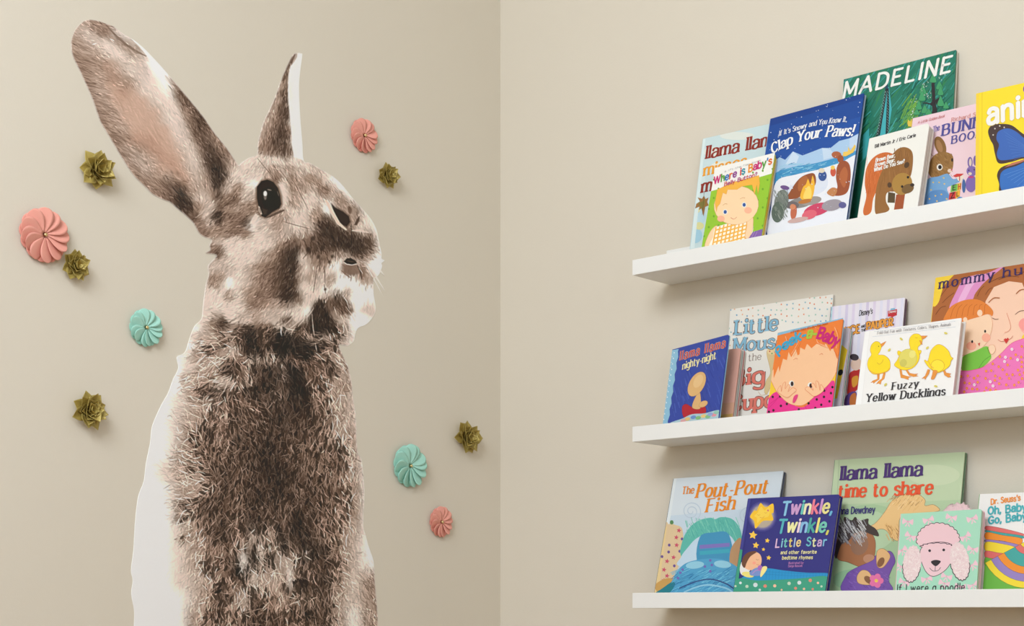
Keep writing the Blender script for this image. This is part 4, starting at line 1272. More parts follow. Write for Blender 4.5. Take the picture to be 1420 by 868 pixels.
k.pg([248, 640, 262, 580, 280, 560, 292, 530, 306, 560, 318, 510, 330, 560, 322, 620, 300, 655], (244, 186, 60), True)
k.pg([265, 640, 278, 590, 298, 570, 312, 600, 306, 640], (250, 216, 110), True)
k.el(275, 658, 40, 12, (190, 120, 60), -.2)
k.pg([452, 520, 462, 450, 500, 425, 530, 450, 536, 520, 520, 600, 480, 625, 430, 620, 460, 580], (158, 84, 54), True)
k.pg([470, 520, 500, 460, 520, 500, 500, 580], (182, 104, 64), True)
k.el(455, 392, 28, 20, (176, 100, 66), .1).el(478, 415, 18, 22, (158, 84, 54))
k.pg([490, 400, 495, 375, 520, 372, 522, 345, 535, 368, 560, 332, 566, 345, 552, 378, 510, 400], (240, 200, 96))
k.el(375, 512, 24, 30, (60, 88, 150)).el(370, 482, 18, 14, (226, 214, 190)).el(436, 490, 16, 26, (206, 92, 70)).el(434, 465, 12, 12, (240, 200, 96))
k.pg([400, 610, 430, 580, 460, 590, 440, 630], (196, 132, 84), True)
k.el(345, 705, 80, 34, (208, 72, 104), -.3).el(300, 735, 44, 26, (224, 104, 120), -.3).el(430, 680, 60, 32, (160, 152, 160), -.2).el(490, 680, 22, 18, (96, 96, 150))
k.el(210, 720, 18, 44, (196, 108, 80), .1).el(205, 690, 16, 16, (214, 140, 104)).el(235, 765, 60, 14, (206, 172, 166), -.2)
k.el(140, 660, 40, 70, (120, 128, 122), .2).el(120, 720, 36, 60, (96, 110, 100), .1)
k.hatch([100, 600, 175, 760], 60, [(160, 166, 156), (80, 92, 86), (140, 150, 140)], 1.2, 14, 30, 3, 3)
k.el(160, 580, 26, 12, (112, 84, 140), .2)
k.layer += 1
for _ in range(120):
    x, y = k.rnd.uniform(60, 600), k.rnd.uniform(60, 720)
    r = k.rnd.uniform(1.2, 3.2)
    k.el(x, y, r, r, (214, 226, 244), same=True, n=7)
k.text("If It's Snowy and You Know It,", [126, 285, 320, 228, 514, 202], 29, (236, 238, 244), 1.5, .9, serif=.4)
k.text('Clap Your Paws!', [86, 386, 190, 336, 315, 300, 430, 288, 545, 284], 60, (244, 244, 246), 1.8, .9, serif=.5)
b.done()

# ---- D
b = Book('D', (1150, 60, 5.426), 'tallest dark green book with white capitals and iron tower, top ledge', .008, base=(40, 122, 100), spine=(232, 226, 210))
k = b.k
k.hatch([80, 40, 960, 900], 420, [(56, 150, 136), (34, 104, 80), (30, 116, 96), (66, 160, 156), (50, 132, 82), (24, 92, 78)], -.95, 70, 190, 9, 8)
k.pg([380, 700, 412, 420, 425, 330, 450, 330, 470, 500, 440, 700], (70, 176, 184))
k.pg([255, 690, 300, 640, 300, 820, 250, 880], (66, 170, 172))
k.hatch([560, 420, 660, 640], 50, [(112, 168, 70), (80, 150, 80)], -.95, 50, 120, 8, 3)
k.pg([424, 338, 440, 338, 418, 470, 398, 590, 382, 690, 352, 700, 380, 590, 404, 460], (34, 44, 48))
k.pg([436, 338, 448, 338, 452, 480, 446, 670, 424, 690, 432, 480], (34, 44, 48), same=True)
k.pg([428, 272, 436, 272, 444, 342, 420, 342], (40, 70, 96))
for i in range(16):
    y = 360 + i * 21
    x0 = 424 - (y - 340) * .19
    k.ln([x0 - 2, y, x0 - 8 + 18, y + 16], 1.8, (150, 190, 186), False, i > 0).ln([x0 + 10, y, x0 - 8, y + 16], 1.8, (150, 190, 186), False, True)
    k.ln([436, y, 446, y + 16], 1.8, (150, 190, 186), False, True)
k.pg([770, 300, 792, 300, 800, 440, 812, 520, 775, 530, 772, 470, 700, 450, 730, 445, 772, 440], (44, 42, 46), True)
k.pg([795, 430, 845, 395, 852, 410, 812, 470], (44, 42, 46), same=True)
k.layer += 1
for (x, y, rx, ry) in ((782, 265, 26, 40), (830, 320, 26, 36), (838, 360, 22, 40), (705, 350, 26, 44), (700, 400, 26, 44), (675, 470, 24, 40), (720, 500, 26, 36), (840, 440, 26, 44), (880, 470, 22, 30), (660, 520, 24, 26), (750, 520, 26, 26)):
    k.pg([x - rx, y + ry * .6, x - rx * .5, y - ry * .4, x, y - ry, x + rx * .5, y - ry * .4, x + rx, y + ry * .6, x, y + ry * .8], (68, 158, 104), True, out=(30, 70, 60), ow=1.6)
k.layer += 1
for _ in range(60):
    x, y = k.rnd.choice([(655, 430), (700, 330), (745, 395), (845, 270), (725, 300), (630, 520), (798, 200)])
    r = k.rnd.uniform(2, 4)
    k.el(x + k.rnd.gauss(0, 12), y + k.rnd.gauss(0, 16), r, r, (206, 226, 214), same=True, n=6)
k.pg([590, 600, 595, 575, 610, 590, 620, 568, 628, 600, 620, 630, 595, 625], (232, 200, 80))
k.text('MADELINE', [104, 412, 912, 215], 118, (240, 240, 234), 1.9, 1.6, slant=.12, jit=.12, gap=2.4)
b.done()

# ---- E
b = Book('E', (1170, 150, 5.423), 'white board book with a plain brown bear, standing before the dark green book', .0175, 'board', base=(240, 238, 230), spine=(232, 228, 220), radius=.007)
k = b.k
k.pg([158, 560, 175, 440, 240, 358, 330, 332, 400, 380, 330, 500, 262, 600, 222, 680, 206, 780, 160, 806, 146, 770, 170, 660], (206, 110, 56), True)
k.hatch([170, 380, 300, 640], 40, [(190, 92, 46), (222, 132, 76)], 1.7, 40, 90, 3, 2)
k.pg([335, 630, 388, 640, 384, 712, 330, 710], (90, 74, 50)).pg([395, 650, 462, 640, 446, 756, 378, 764], (162, 84, 50), same=True)
k.pg([238, 790, 240, 640, 268, 520, 330, 400, 400, 312, 465, 294, 515, 330, 520, 420, 500, 520, 440, 620, 332, 632, 318, 700, 344, 760, 300, 788], (150, 104, 58), True)
k.hatch([270, 330, 500, 600], 60, [(134, 90, 48), (168, 120, 70), (124, 84, 50)], 1.6, 40, 110, 3, 3)
k.el(345, 578, 16, 20, (84, 62, 44)).el(474, 428, 18, 24, (84, 62, 44), .5)
k.el(440, 570, 76, 84, (172, 132, 66), .3)
k.el(482, 606, 48, 34, (120, 92, 56), -.4).el(516, 578, 16, 13, (60, 48, 42))
k.el(440, 590, 9, 10, K_).el(484, 520, 9, 10, K_, same=True)
k.text('Bill Martin Jr / Eric Carle', [234, 300, 541, 214], 24, (60, 56, 56), 1.7)
k.text('Brown Bear,', [240, 406, 386, 368], 27, W_, 2.0, gap=1.2)
k.text('Brown Bear,', [234, 442, 386, 402], 27, W_, 2.0, gap=1.2)
k.text('What Do You See?', [228, 478, 456, 412], 27, W_, 2.0, gap=1.2)
b.done()

# ---- F
b = Book('F', (1260, 110, 4.825), 'thin pink picture book with a brown rabbit, between bear book and yellow book', .0034, 'soft', base=(240, 210, 218), spine=(214, 180, 120))
k = b.k
k.el(212, 445, 36, 66, (142, 104, 60), -.35).el(206, 446, 18, 44, (172, 128, 86), -.35)
k.pg([140, 560, 170, 510, 230, 485, 290, 505, 300, 560, 285, 620, 230, 660, 160, 660, 132, 620], (152, 112, 64), True)
k.hatch([150, 500, 290, 650], 70, [(132, 94, 52), (174, 134, 84)], .9, 10, 26, 3, 3)
k.el(208, 588, 20, 22, (238, 232, 220)).el(210, 588, 12, 14, K_).el(276, 612, 15, 13, (232, 206, 186)).el(288, 606, 6, 6, (200, 90, 100)).el(292, 540, 6, 12, K_)
k.pg([128, 670, 200, 650, 262, 632, 300, 668, 350, 650, 365, 672, 300, 706, 258, 730, 268, 806, 110, 840, 112, 760], (120, 166, 208), True)
k.pg([140, 760, 200, 740, 250, 750, 262, 800, 120, 836], (98, 144, 194), True)
k.layer += 1
for (x, y) in ((165, 690), (150, 740), (205, 690), (235, 660), (180, 780), (140, 800), (220, 770), (240, 700), (255, 800), (190, 815)):
    k.el(x, y, 6, 5, (236, 196, 96), same=True, n=8)
k.pg([286, 710, 330, 698, 326, 746, 280, 756], (122, 186, 84)).pg([330, 698, 354, 692, 350, 738, 326, 746], (240, 200, 70), same=True).pg([274, 760, 318, 750, 314, 798, 268, 806], (206, 60, 62), same=True).pg([318, 750, 346, 742, 342, 790, 314, 798], (240, 176, 60), same=True)
k.pg([318, 650, 356, 636, 372, 652, 352, 690, 330, 676], (240, 226, 210)).pg([296, 648, 322, 632, 370, 632, 356, 644, 318, 656], (206, 66, 60))
k.el(370, 715, 12, 46, (70, 104, 158)).el(345, 800, 20, 14, (84, 140, 190))
k.el(412, 556, 17, 36, (120, 98, 170)).el(414, 556, 9, 26, (226, 206, 190)).el(446, 545, 12, 34, (120, 98, 170)).el(424, 615, 36, 34, (132, 108, 178)).el(420, 700, 38, 56, (132, 108, 178), .1).el(412, 632, 12, 10, (230, 210, 190)).el(404, 610, 4, 5, K_).el(440, 606, 4, 5, K_, same=True).el(418, 655, 20, 7, (196, 70, 130))
k.text('A Little Golden Book', [62, 300, 242, 254], 18, (206, 112, 112), 1.0, slant=.25)
k.text('Richard Scarry', [286, 286, 545, 226], 26, (212, 130, 116), 1.2, .8, serif=.6)
k.text('The', [165, 358, 208, 340], 40, (110, 100, 170), 1.1, .7, slant=.2)
k.text('BUNNY', [222, 380, 560, 300], 74, (86, 84, 156), 2.0, .9, serif=.5, gap=1.9)
k.text('BOOK', [286, 434, 490, 384], 52, (86, 84, 156), 1.9, .9, serif=.5, gap=1.9)
k.text('E', [294, 744, 316, 739], 34, (40, 60, 60), 1.6)
k.text('H', [332, 738, 348, 734], 34, (196, 70, 50), 1.6)
k.text('Z', [282, 798, 306, 792], 34, (60, 40, 44), 1.6)
k.text('L', [322, 786, 336, 782], 28, (60, 60, 50), 1.6)
k.text('T', [332, 682, 354, 675], 32, (200, 60, 50), 1.6)
b.done()

# ---- G
b = Book('G', (1260, 110, 4.825), 'bright yellow picture book with a big blue butterfly on the top ledge', .015, base=(250, 222, 44), spine=(246, 214, 60))
k = b.k
k.pg([440, 90, 474, 88, 474, 800, 440, 805], (246, 212, 66)).ln([492, 86, 490, 800], 5, (236, 202, 40), False)


def wing(f):
    k.pg(f([532, 345, 560, 305, 620, 298, 690, 308, 760, 360, 850, 420, 900, 470, 900, 560, 780, 530, 690, 552, 604, 562, 578, 500, 566, 440, 545, 400]), (72, 54, 50), True)
    k.pg(f([605, 440, 588, 400, 600, 350, 660, 328, 720, 350, 790, 410, 880, 480, 880, 530, 760, 520, 690, 535, 612, 540, 590, 500]), (62, 104, 182), True)
    k.pg(f([592, 640, 620, 590, 700, 560, 790, 530, 900, 500, 900, 800, 700, 830, 612, 760, 606, 700]), (72, 54, 50), True)
    k.pg(f([612, 650, 640, 606, 720, 580, 880, 530, 880, 790, 700, 800, 622, 740]), (54, 112, 190), True)
    k.pg(f([640, 590, 690, 560, 790, 532, 790, 542, 700, 574]), (190, 116, 92))
    for i in range(9):
        k.ln(f([860, 500 - i * 4, 640 + i * 8, 350 + i * 24]), 1.5, (84, 130, 200), False, i > 0)
        k.ln(f([870, 560 + i * 4, 640 + i * 22, 640 + i * 18]), 1.5, (110, 160, 214), False, True)
    for (x, y) in ((578, 330), (610, 312), (640, 322), (566, 372)):
        k.el(*f([x, y]), 5, 5, (214, 206, 196), same=True, n=8)


wing(lambda L: L)
wing(lambda L: [v if i % 2 else 1800 - v for i, v in enumerate([L[j] if j % 2 == 0 else L[j] - .24 * (1800 - 2 * L[j - 1]) for j in range(len(L))])])
k.el(900, 560, 16, 110, (60, 46, 44), -.1)
k.el(800, 66, 34, 34, (140, 86, 160))
k.text('animals', [528, 302, 1120, 164], 148, (244, 242, 236), 2.1, 1.9, out=(222, 196, 90), ow=.35, gap=1.9)
b.done()

# ---- H
b = Book('H', (910, 450, 5.986), 'small dark blue board book with a light blue edge, first on the middle ledge', .0045, 'fan', base=(56, 76, 164), spine=(140, 190, 220), radius=.004)
k = b.k
k.hatch([120, 200, 590, 800], 160, [(48, 66, 150), (66, 88, 176), (60, 78, 160), (74, 98, 184)], 1.3, 40, 90, 9, 6)
k.pg([130, 214, 188, 203] + [v for i in range(13) for v in (184 - i * 7 + (7 if i % 2 else -3), 222 + i * 48)] + [96, 830, 40, 830], (146, 196, 222))
k.layer += 1
for i in range(13):
    k.el(150 - i * 7.2, 235 + i * 46, 5, 6, (228, 240, 244), same=True, n=8).el(134 - i * 7, 268 + i * 46, 4, 4, (214, 234, 242), same=True, n=8)
k.pg([215, 690, 250, 660, 310, 690, 370, 660, 410, 690, 405, 745, 330, 760, 235, 775], (184, 40, 52), True, out=(120, 30, 44))
k.pg([300, 690, 318, 620, 360, 560, 372, 640, 362, 700], (226, 182, 122), True, out=(150, 100, 70))
k.el(338, 495, 62, 112, (226, 182, 122), .5, out=(150, 100, 70))
k.el(350, 470, 34, 60, (234, 196, 140), .5)
k.el(392, 660, 40, 24, (226, 182, 122), -.5, out=(150, 100, 70))
k.pg([130, 820, 220, 780, 300, 745, 400, 738, 525, 712, 520, 790], (176, 206, 214), True)
k.layer += 1
for (x, y, c) in ((260, 785, (236, 196, 120)), (310, 770, (112, 150, 206)), (350, 775, (134, 190, 120)), (395, 760, (240, 206, 130)), (430, 765, (140, 196, 140)), (480, 750, (236, 150, 160)), (450, 745, (150, 170, 214)), (225, 800, (226, 170, 170)), (500, 730, (150, 200, 180))):
    k.el(x, y, 24, 15, c, -.2, same=True, n=10)
k.text('llama llama', [194, 300, 571, 190], 78, (206, 62, 52), 1.5, .9, serif=.15, out=(240, 222, 190), ow=.55, gap=2.8)
k.text('nighty-night', [218, 376, 496, 284], 62, (240, 230, 172), 1.8, 1.0, serif=.3, gap=1.3)
b.done()
for i, (a, c, hh) in enumerate(((14, (228, 172, 154), .93), (16, (206, 200, 190), .935), (16.8, (150, 172, 168), .93), (17.8, (222, 216, 206), .94), (19, (206, 120, 120), .945), (20, (226, 220, 210), .94))):
    q = Ink(b.w * .98, b.h * hh)
    V, F = slab(b.w * .98, b.h * hh, 0, .0019, .005, .001, .002 + .15 * math.sin(math.radians(a)) * b.tan)
    C = [tuple(lin(c))] * len(F)
    if i == 0:
        q.face([(0, 0), (b.w, 0), (b.w, b.h * .17), (0, b.h * .17)], (206, 164, 96), -.00004)
        q.face([(0, 0), (b.w, 0), (b.w, b.h * .045), (0, b.h * .045)], (96, 84, 100), -.00008)
        q.face([(0, b.h * .17), (b.w, b.h * .17), (b.w, b.h * .3), (0, b.h * .3)], (222, 168, 138), -.00004)
    n = len(V)
    o = link('page', ink_mesh('page', V + q.V, F + [tuple(v + n for v in f) for f in q.F], C + q.C), M_INK, b.root)
    o.matrix_local = Matrix.Translation((0, .0046 + .0004 * i, 0)) @ Matrix.Rotation(math.radians(a), 4, 'Z')
    if i == 0:
        o['label'] = 'pink page standing open behind the cover'

# ---- I
b = Book('I', (1000, 400, 4.822), 'white picture book sprinkled with coloured dots, behind the orange-haired baby book', .006, base=(240, 236, 226), spine=(226, 220, 210))
k = b.k
k.layer += 1
dc = [(230, 150, 110), (150, 190, 200), (170, 206, 186), (238, 190, 150), (120, 170, 200)]
for i in range(19):
    for j in range(18):
        x, y = 60 + i * 38 + k.rnd.uniform(-9, 9), 60 + j * 40 + k.rnd.uniform(-9, 9)
        if y < 250 - (x - 60) * .04 or x < 82:
            k.el(x, y, 5.2, 5.8, k.rnd.choice(dc), same=True, n=9)
k.pg([305, 440, 315, 405, 340, 385, 372, 396, 382, 440, 360, 450, 350, 600, 310, 700, 290, 690, 300, 620, 330, 560], (226, 202, 150), True, out=(190, 150, 100))
k.el(342, 418, 34, 26, (240, 214, 160))
k.layer += 1
for (x, y, c) in ((325, 420, (200, 80, 80)), (345, 405, (90, 150, 180)), (360, 425, (220, 140, 70)), (340, 435, (110, 160, 90))):
    k.el(x, y, 5, 5, c, same=True, n=8)
k.ln([250, 690, 268, 714, 310, 706], 4, (214, 180, 140))
k.text('Little', [92, 312, 376, 276], 100, (140, 190, 214), 2.0, 1.0, serif=.9, out=(120, 92, 76), ow=.8)
k.text('Mouse', [82, 424, 425, 392], 92, (140, 190, 214), 2.0, 1.0, serif=.8, out=(120, 92, 76), ow=.8)
k.text('and the', [62, 500, 268, 476], 48, (132, 112, 100), 1.0, .6, serif=.5)
k.text('Big', [70, 658, 286, 632], 112, (232, 128, 112), 2.1, 1.1, serif=.8, out=(120, 84, 70), ow=.8)
k.text('Cupcake', [66, 818, 560, 770], 106, (232, 128, 112), 2.1, 1.1, serif=.8, out=(120, 84, 70), ow=.8)
b.done()

# ---- J
b = Book('J', (1000, 400, 4.822), 'board book with an orange-haired baby in a pink dotted shirt on the middle ledge', .0045, 'fan', base=(240, 132, 60), spine=(150, 200, 220), radius=.006)
k = b.k
HR, SK, OL = (240, 132, 60), (250, 200, 156), (228, 100, 60)
k.pg([370, 300, 830, 180, 828, 200, 372, 316], (140, 192, 218))
k.pg([320, 640, 300, 850, 520, 850, 480, 700, 350, 600], (248, 208, 60)).pg([780, 560, 740, 820, 600, 700, 700, 600], (248, 208, 60), same=True)
k.pg([290, 850, 328, 722, 400, 690, 470, 770, 560, 790, 640, 690, 735, 620, 760, 640, 742, 800, 600, 830], (236, 58, 146), True)
for q in ([420, 690, 320, 800], [720, 640, 690, 700], [560, 780, 580, 830], [330, 770, 420, 700]):
    k.ln(q, 2.5, (200, 30, 110), False)
k.layer += 1
for (x, y) in ((345, 725), (395, 722), (350, 815), (400, 785), (440, 772), (320, 825), (640, 742), (690, 683), (585, 768), (688, 725), (735, 700), (670, 778), (725, 755), (630, 800), (520, 810), (745, 660)):
    k.el(x, y, 8, 9, K_, same=True, n=10)
k.pg([332, 600, 345, 540, 400, 440, 500, 395, 640, 360, 740, 390, 790, 470, 770, 560, 720, 640, 640, 710, 560, 775, 500, 782, 440, 760, 380, 700, 350, 650], SK, True, out=(228, 120, 70), ow=2.5)
k.pg([330, 620, 335, 560, 352, 540, 352, 600, 385, 520, 390, 560, 415, 470, 440, 480, 452, 425, 470, 460, 500, 405, 512, 448, 525, 440, 530, 395, 560, 410, 575, 370, 605, 400, 640, 370, 700, 390, 690, 350, 730, 420, 745, 390, 775, 470, 800, 420, 812, 250, 640, 260, 400, 330, 345, 520], HR)
for q in ([430, 320, 440, 360, 425, 400], [520, 350, 500, 390, 470, 440], [640, 340, 650, 365, 700, 385], [620, 250, 640, 270], [760, 260, 780, 320, 770, 400], [740, 400, 760, 430, 770, 470]):
    k.ln(q, 3, (252, 206, 170)).ln([v + 14 for v in q], 2, (206, 92, 40))
for (x, y) in ((472, 637), (597, 650)):
    k.el(x, y, 17, 21, W_).el(x + 4, y + 1, 10, 16, (58, 40, 36))
k.ln([485, 478, 500, 468, 512, 472], 2.5, OL).ln([660, 445, 672, 436, 682, 442], 2.5, OL)
k.pg([480, 762, 486, 728, 500, 712, 516, 712, 508, 740, 492, 764], (226, 70, 130), True)
for dx, fl in ((0, 1), (1, -1)):
    q = [380, 690, 400, 650, 405, 690, 415, 640, 432, 628, 430, 672, 448, 645, 462, 650, 450, 690, 480, 665, 505, 680, 480, 705, 440, 730]
    if fl < 0:
        q = [v if i % 2 else 1068 - v for i, v in enumerate(q)]
        q = [v - (8 if i % 2 else 0) for i, v in enumerate(q)]
    k.pg(q, SK, True, out=OL, ow=2.2)
k.text('a Karen Katz lift-the-flap book', [465, 300, 716, 240], 15, [(196, 90, 30)], 1.3)
k.text('Peek-a-Baby', [388, 455, 440, 402, 500, 364, 560, 338, 630, 332, 700, 352, 772, 388], 66, [(70, 170, 206)] * 5 + [(170, 200, 70)] * 2 + [(206, 40, 120)] * 4, 2.3, jit=.25, gap=1.3)
b.done()
for i, (a, c) in enumerate(((9.5, (222, 208, 216)), (11, (236, 230, 224)), (12.4, (150, 196, 184)), (13, (226, 222, 212)))):
    q = Ink(b.w * .985, b.h * .97)
    V, F = slab(b.w * .985, b.h * .965, 0, .0019, .005, .001, .002 + .145 * math.sin(math.radians(a)) * b.tan)
    C = [tuple(lin(c))] * len(F)
    if i == 0:
        q.face([(b.w * .2, b.h * .2), (b.w * .93, b.h * .2), (b.w * .985, b.h * .72), (b.w * .85, b.h * .82), (b.w * .2, b.h * .8)], (240, 200, 44), -.00004)
        q.face([(b.w * .93 + .005 * math.cos(j * .7), b.h * .48 + .006 * math.sin(j * .7)) for j in range(9)], K_, -.00008)
    if i == 2:
        for r_ in range(12):
            for c_ in range(8):
                if (r_ + c_) % 2:
                    q.face([(b.w * .6 + c_ * .0075, r_ * .014), (b.w * .6 + c_ * .0075 + .0075, r_ * .014), (b.w * .6 + c_ * .0075 + .0075, r_ * .014 + .014), (b.w * .6 + c_ * .0075, r_ * .014 + .014)], (112, 168, 160), -.00004)
    n = len(V)
    o = link('page', ink_mesh('page', V + q.V, F + [tuple(v + n for v in f) for f in q.F], C + q.C), M_INK, b.root)
    o.matrix_local = Matrix.Translation((0, .0046 + .0004 * i, 0)) @ Matrix.Rotation(math.radians(a), 4, 'Z')
    if i == 0:
        o['label'] = 'page with a yellow flap standing open behind the cover'

# ---- K
b = Book('K', (1140, 400, 4.823), 'pale lilac picture book with orange capitals, between the orange-haired baby and the ducklings', .009, base=(236, 230, 238), spine=(120, 96, 110))
k = b.k
for i in range(11):
    x = 70 + i * 46
    k.pg([x, 30, x + 18, 30, x - 30, 900, x - 50, 900], [(226, 214, 232), (228, 226, 240), (216, 206, 228)][i % 3], same=i > 0)
k.pg([30, 100, 74, 100, 20, 830, -30, 830], (186, 214, 222))
for i in range(14):
    k.pg([38 - i * 3.6, 130 + i * 44, 66 - i * 3.6, 126 + i * 44, 64 - i * 3.6, 148 + i * 44, 36 - i * 3.6, 152 + i * 44], (150, 190, 206), same=i > 0)
k.pg([440, 150, 502, 138, 500, 180, 486, 184, 470, 194, 458, 188, 440, 188], (196, 50, 56))
k.pg([455, 148, 490, 141, 486, 130, 460, 134], (130, 186, 214))
k.pg([190, 560, 262, 545, 262, 640, 220, 690, 170, 710, 176, 620], (196, 52, 50), True)
k.pg([200, 600, 240, 585, 236, 640, 206, 660], (228, 160, 60), True)
k.el(228, 505, 36, 44, (236, 204, 184), .2).el(216, 460, 30, 22, (70, 60, 66), .2)
k.pg([150, 780, 160, 720, 200, 690, 232, 700, 225, 780], (96, 72, 140), True)
k.pg([190, 720, 225, 700, 226, 775, 186, 778], (206, 120, 60), True)
k.text("Disney's", [248, 184, 336, 168], 36, K_, 1.2, slant=.2, single=True)
k.text('Disney', [447, 166, 496, 157], 14, W_, 1.6)
k.text('PRINCE', [60, 332, 256, 296], 56, (236, 160, 66), 2.4, 1.6, serif=.5, out=(70, 48, 50), ow=1.2)
k.text('AND', [262, 264, 290, 258], 16, K_, 2.2)
k.text('THE', [262, 290, 292, 284], 16, K_, 2.2)
k.text('PAUPER', [298, 278, 472, 250], 52, (236, 160, 66), 2.4, 1.6, serif=.5, out=(70, 48, 50), ow=1.2)
b.done()

# ---- L
b = Book('L', (1180, 430, 6.2), 'white picture book with three yellow ducklings on the middle ledge', .018, base=(242, 240, 236), spine=(238, 236, 232))
k = b.k
k.pg([120, 185, 160, 180, 88, 812, 44, 816], (246, 245, 242)).ln([162, 178, 92, 810], 2, (226, 224, 220), False)
k.ln([198, 185, 898, 96], 2, (176, 190, 206), False).ln([186, 229, 902, 144], 2, (176, 190, 206), False)
YD, OR, BO = (250, 220, 44), (232, 150, 66), (196, 120, 60)


def foot(L):
    k.pg(L, OR, out=BO, ow=1.5)


foot([226, 545, 248, 545, 244, 596, 212, 616, 196, 632, 190, 620, 170, 626, 190, 606, 228, 592])
foot([280, 540, 298, 540, 288, 590, 262, 612, 256, 640, 240, 630, 218, 636, 236, 612, 266, 590])
k.pg([166, 345, 178, 298, 212, 270, 248, 280, 262, 320, 248, 360, 236, 384, 285, 388, 330, 425, 340, 480, 326, 520, 270, 545, 200, 552, 158, 520, 142, 470, 152, 420, 176, 384], YD, True, out=BO, ow=2.5)
k.pg([256, 292, 304, 268, 284, 300, 262, 322], OR, out=BO, ow=1.5)
k.ln([226, 452, 245, 466, 268, 448, 278, 426], 2.5, BO).el(240, 312, 4, 4, K_)
k.ln([160, 520, 220, 546, 300, 530, 332, 500], 7, (240, 180, 60))
foot([418, 512, 436, 512, 444, 555, 480, 568, 520, 575, 496, 582, 496, 600, 462, 588, 430, 582])
foot([468, 512, 488, 512, 506, 542, 546, 550, 578, 548, 560, 560, 580, 568, 540, 574, 500, 562])
k.pg([400, 366, 410, 350, 440, 366, 436, 392, 410, 390], YD, True, out=BO).pg([570, 350, 600, 346, 606, 360, 590, 384, 566, 380], YD, True, out=BO)
k.pg([502, 286, 508, 240, 540, 208, 586, 208, 612, 240, 612, 284, 580, 318, 580, 350, 592, 400, 570, 460, 520, 505, 450, 516, 400, 496, 374, 470, 400, 430, 430, 370, 480, 340, 510, 330], YD, True, out=BO, ow=2.5)
k.el(492, 416, 78, 82, (226, 214, 106), .4, out=(200, 180, 80))
k.el(452, 456, 30, 34, (206, 196, 96), .4).el(530, 380, 28, 34, (236, 226, 130), .4)
k.pg([606, 222, 660, 222, 640, 240, 612, 256], OR, out=BO, ow=1.5).pg([590, 262, 604, 262, 618, 298, 602, 292], OR, out=BO, ow=1.5).ln([556, 236, 566, 242, 576, 238], 2, BO)
foot([662, 510, 682, 515, 672, 550, 650, 580, 640, 600, 632, 586, 610, 590, 640, 566])
foot([794, 520, 812, 520, 822, 540, 862, 548, 850, 562, 862, 576, 838, 580, 806, 560])
k.pg([634, 440, 640, 430, 664, 436, 690, 350, 740, 300, 790, 306, 840, 350, 862, 400, 880, 416, 862, 440, 850, 480, 800, 520, 740, 540, 690, 510, 660, 480], YD, True, out=BO, ow=2.5)
k.el(748, 480, 58, 52, (254, 228, 64), 0, out=(206, 140, 50), ow=3)
k.pg([712, 520, 746, 525, 735, 560, 716, 594, 692, 594, 700, 560], OR, True, out=BO, ow=1.5)
k.ln([668, 440, 690, 480, 712, 500], 6, (240, 180, 60))
for (x, y, r) in ((435, 250, .7), (332, 344, -.8), (660, 326, -.7), (818, 200, .3), (300, 642, -.8), (732, 656, .2)):
    k.el(x, y, 16, 9, (222, 206, 100), r, n=10)
k.text('Fold-Out Fun with Textures, Colors, Shapes, Animals', [228, 210, 860, 135], 25, (140, 136, 140), 1.1, .6, serif=.5)
k.text('Fuzzy', [352, 688, 580, 662], 64, (44, 42, 46), 1.9, .7, serif=.8, slant=.02, gap=1.9)
k.text('Yellow Ducklings', [132, 792, 810, 732], 70, (44, 42, 46), 1.9, .7, serif=.8, slant=.02, gap=1.9)
b.done()

# ---- M
b = Book('M', (1270, 360, 4.34), 'large picture book of a brown-haired woman hugging a baby, pink flowered dress', .009, base=(248, 206, 178), spine=(246, 206, 70))
k = b.k
BR = (176, 104, 56)
k.pg([90, 100, 1200, -120, 1200, 300, 700, 300, 640, 140, 560, 130, 470, 165, 420, 250, 400, 420, 90, 460], BR)
k.pg([100, 100, 240, 70, 170, 160, 135, 260, 100, 270], (248, 212, 66), True)
k.pg([640, 460, 660, 440, 660, 500, 630, 500], (248, 212, 66))
k.pg([300, 110, 420, 85, 530, 40, 420, 130, 360, 200, 330, 250, 205, 300, 240, 200], (226, 150, 200), True)
k.pg([330, 110, 400, 95, 340, 160, 290, 250, 250, 260], (238, 182, 220), True)
for q in ([150, 220, 200, 160, 270, 120], [160, 260, 190, 230, 230, 200], [370, 220, 390, 180, 410, 160], [420, 210, 440, 180, 460, 170], [500, 120, 560, 100, 620, 105], [440, 140, 500, 110, 570, 90], [120, 330, 150, 290, 180, 280], [600, 80, 660, 75, 720, 90]):
    k.ln(q, 4, (120, 66, 36))
k.el(700, 400, 74, 60, (250, 176, 160)).el(665, 390, 46, 40, (250, 160, 152))
k.pg([170, 370, 180, 330, 215, 280, 290, 245, 370, 240, 430, 270, 465, 310, 460, 340, 440, 330, 400, 350, 300, 390, 240, 400], (228, 132, 56), True)
for i in range(7):
    k.ln([210 + i * 34, 350 - i * 4, 225 + i * 32, 300 - i * 4, 250 + i * 30, 270], 3, (196, 100, 36), True, i > 0)
k.pg([270, 400, 300, 370, 380, 345, 440, 330, 462, 380, 450, 450, 420, 510, 360, 560, 300, 575, 262, 560], (250, 214, 180), True, out=(226, 150, 100))
k.el(386, 322, 16, 20, (250, 214, 180)).el(298, 362, 13, 15, (250, 214, 180), same=True)
k.el(335, 520, 30, 26, (248, 176, 148)).el(424, 470, 26, 26, (248, 176, 148), same=True)
k.el(340, 494, 6, 9, K_).el(418, 432, 6, 9, K_, same=True)
k.pg([374, 506, 388, 500, 384, 524], (206, 70, 60))
k.pg([280, 590, 360, 550, 430, 522, 452, 570, 450, 600, 400, 650, 350, 670, 280, 668], (124, 196, 72), True)
k.ln([380, 655, 410, 610, 450, 580], 3, (70, 140, 44)).ln([430, 530, 446, 566], 3, (70, 140, 44))
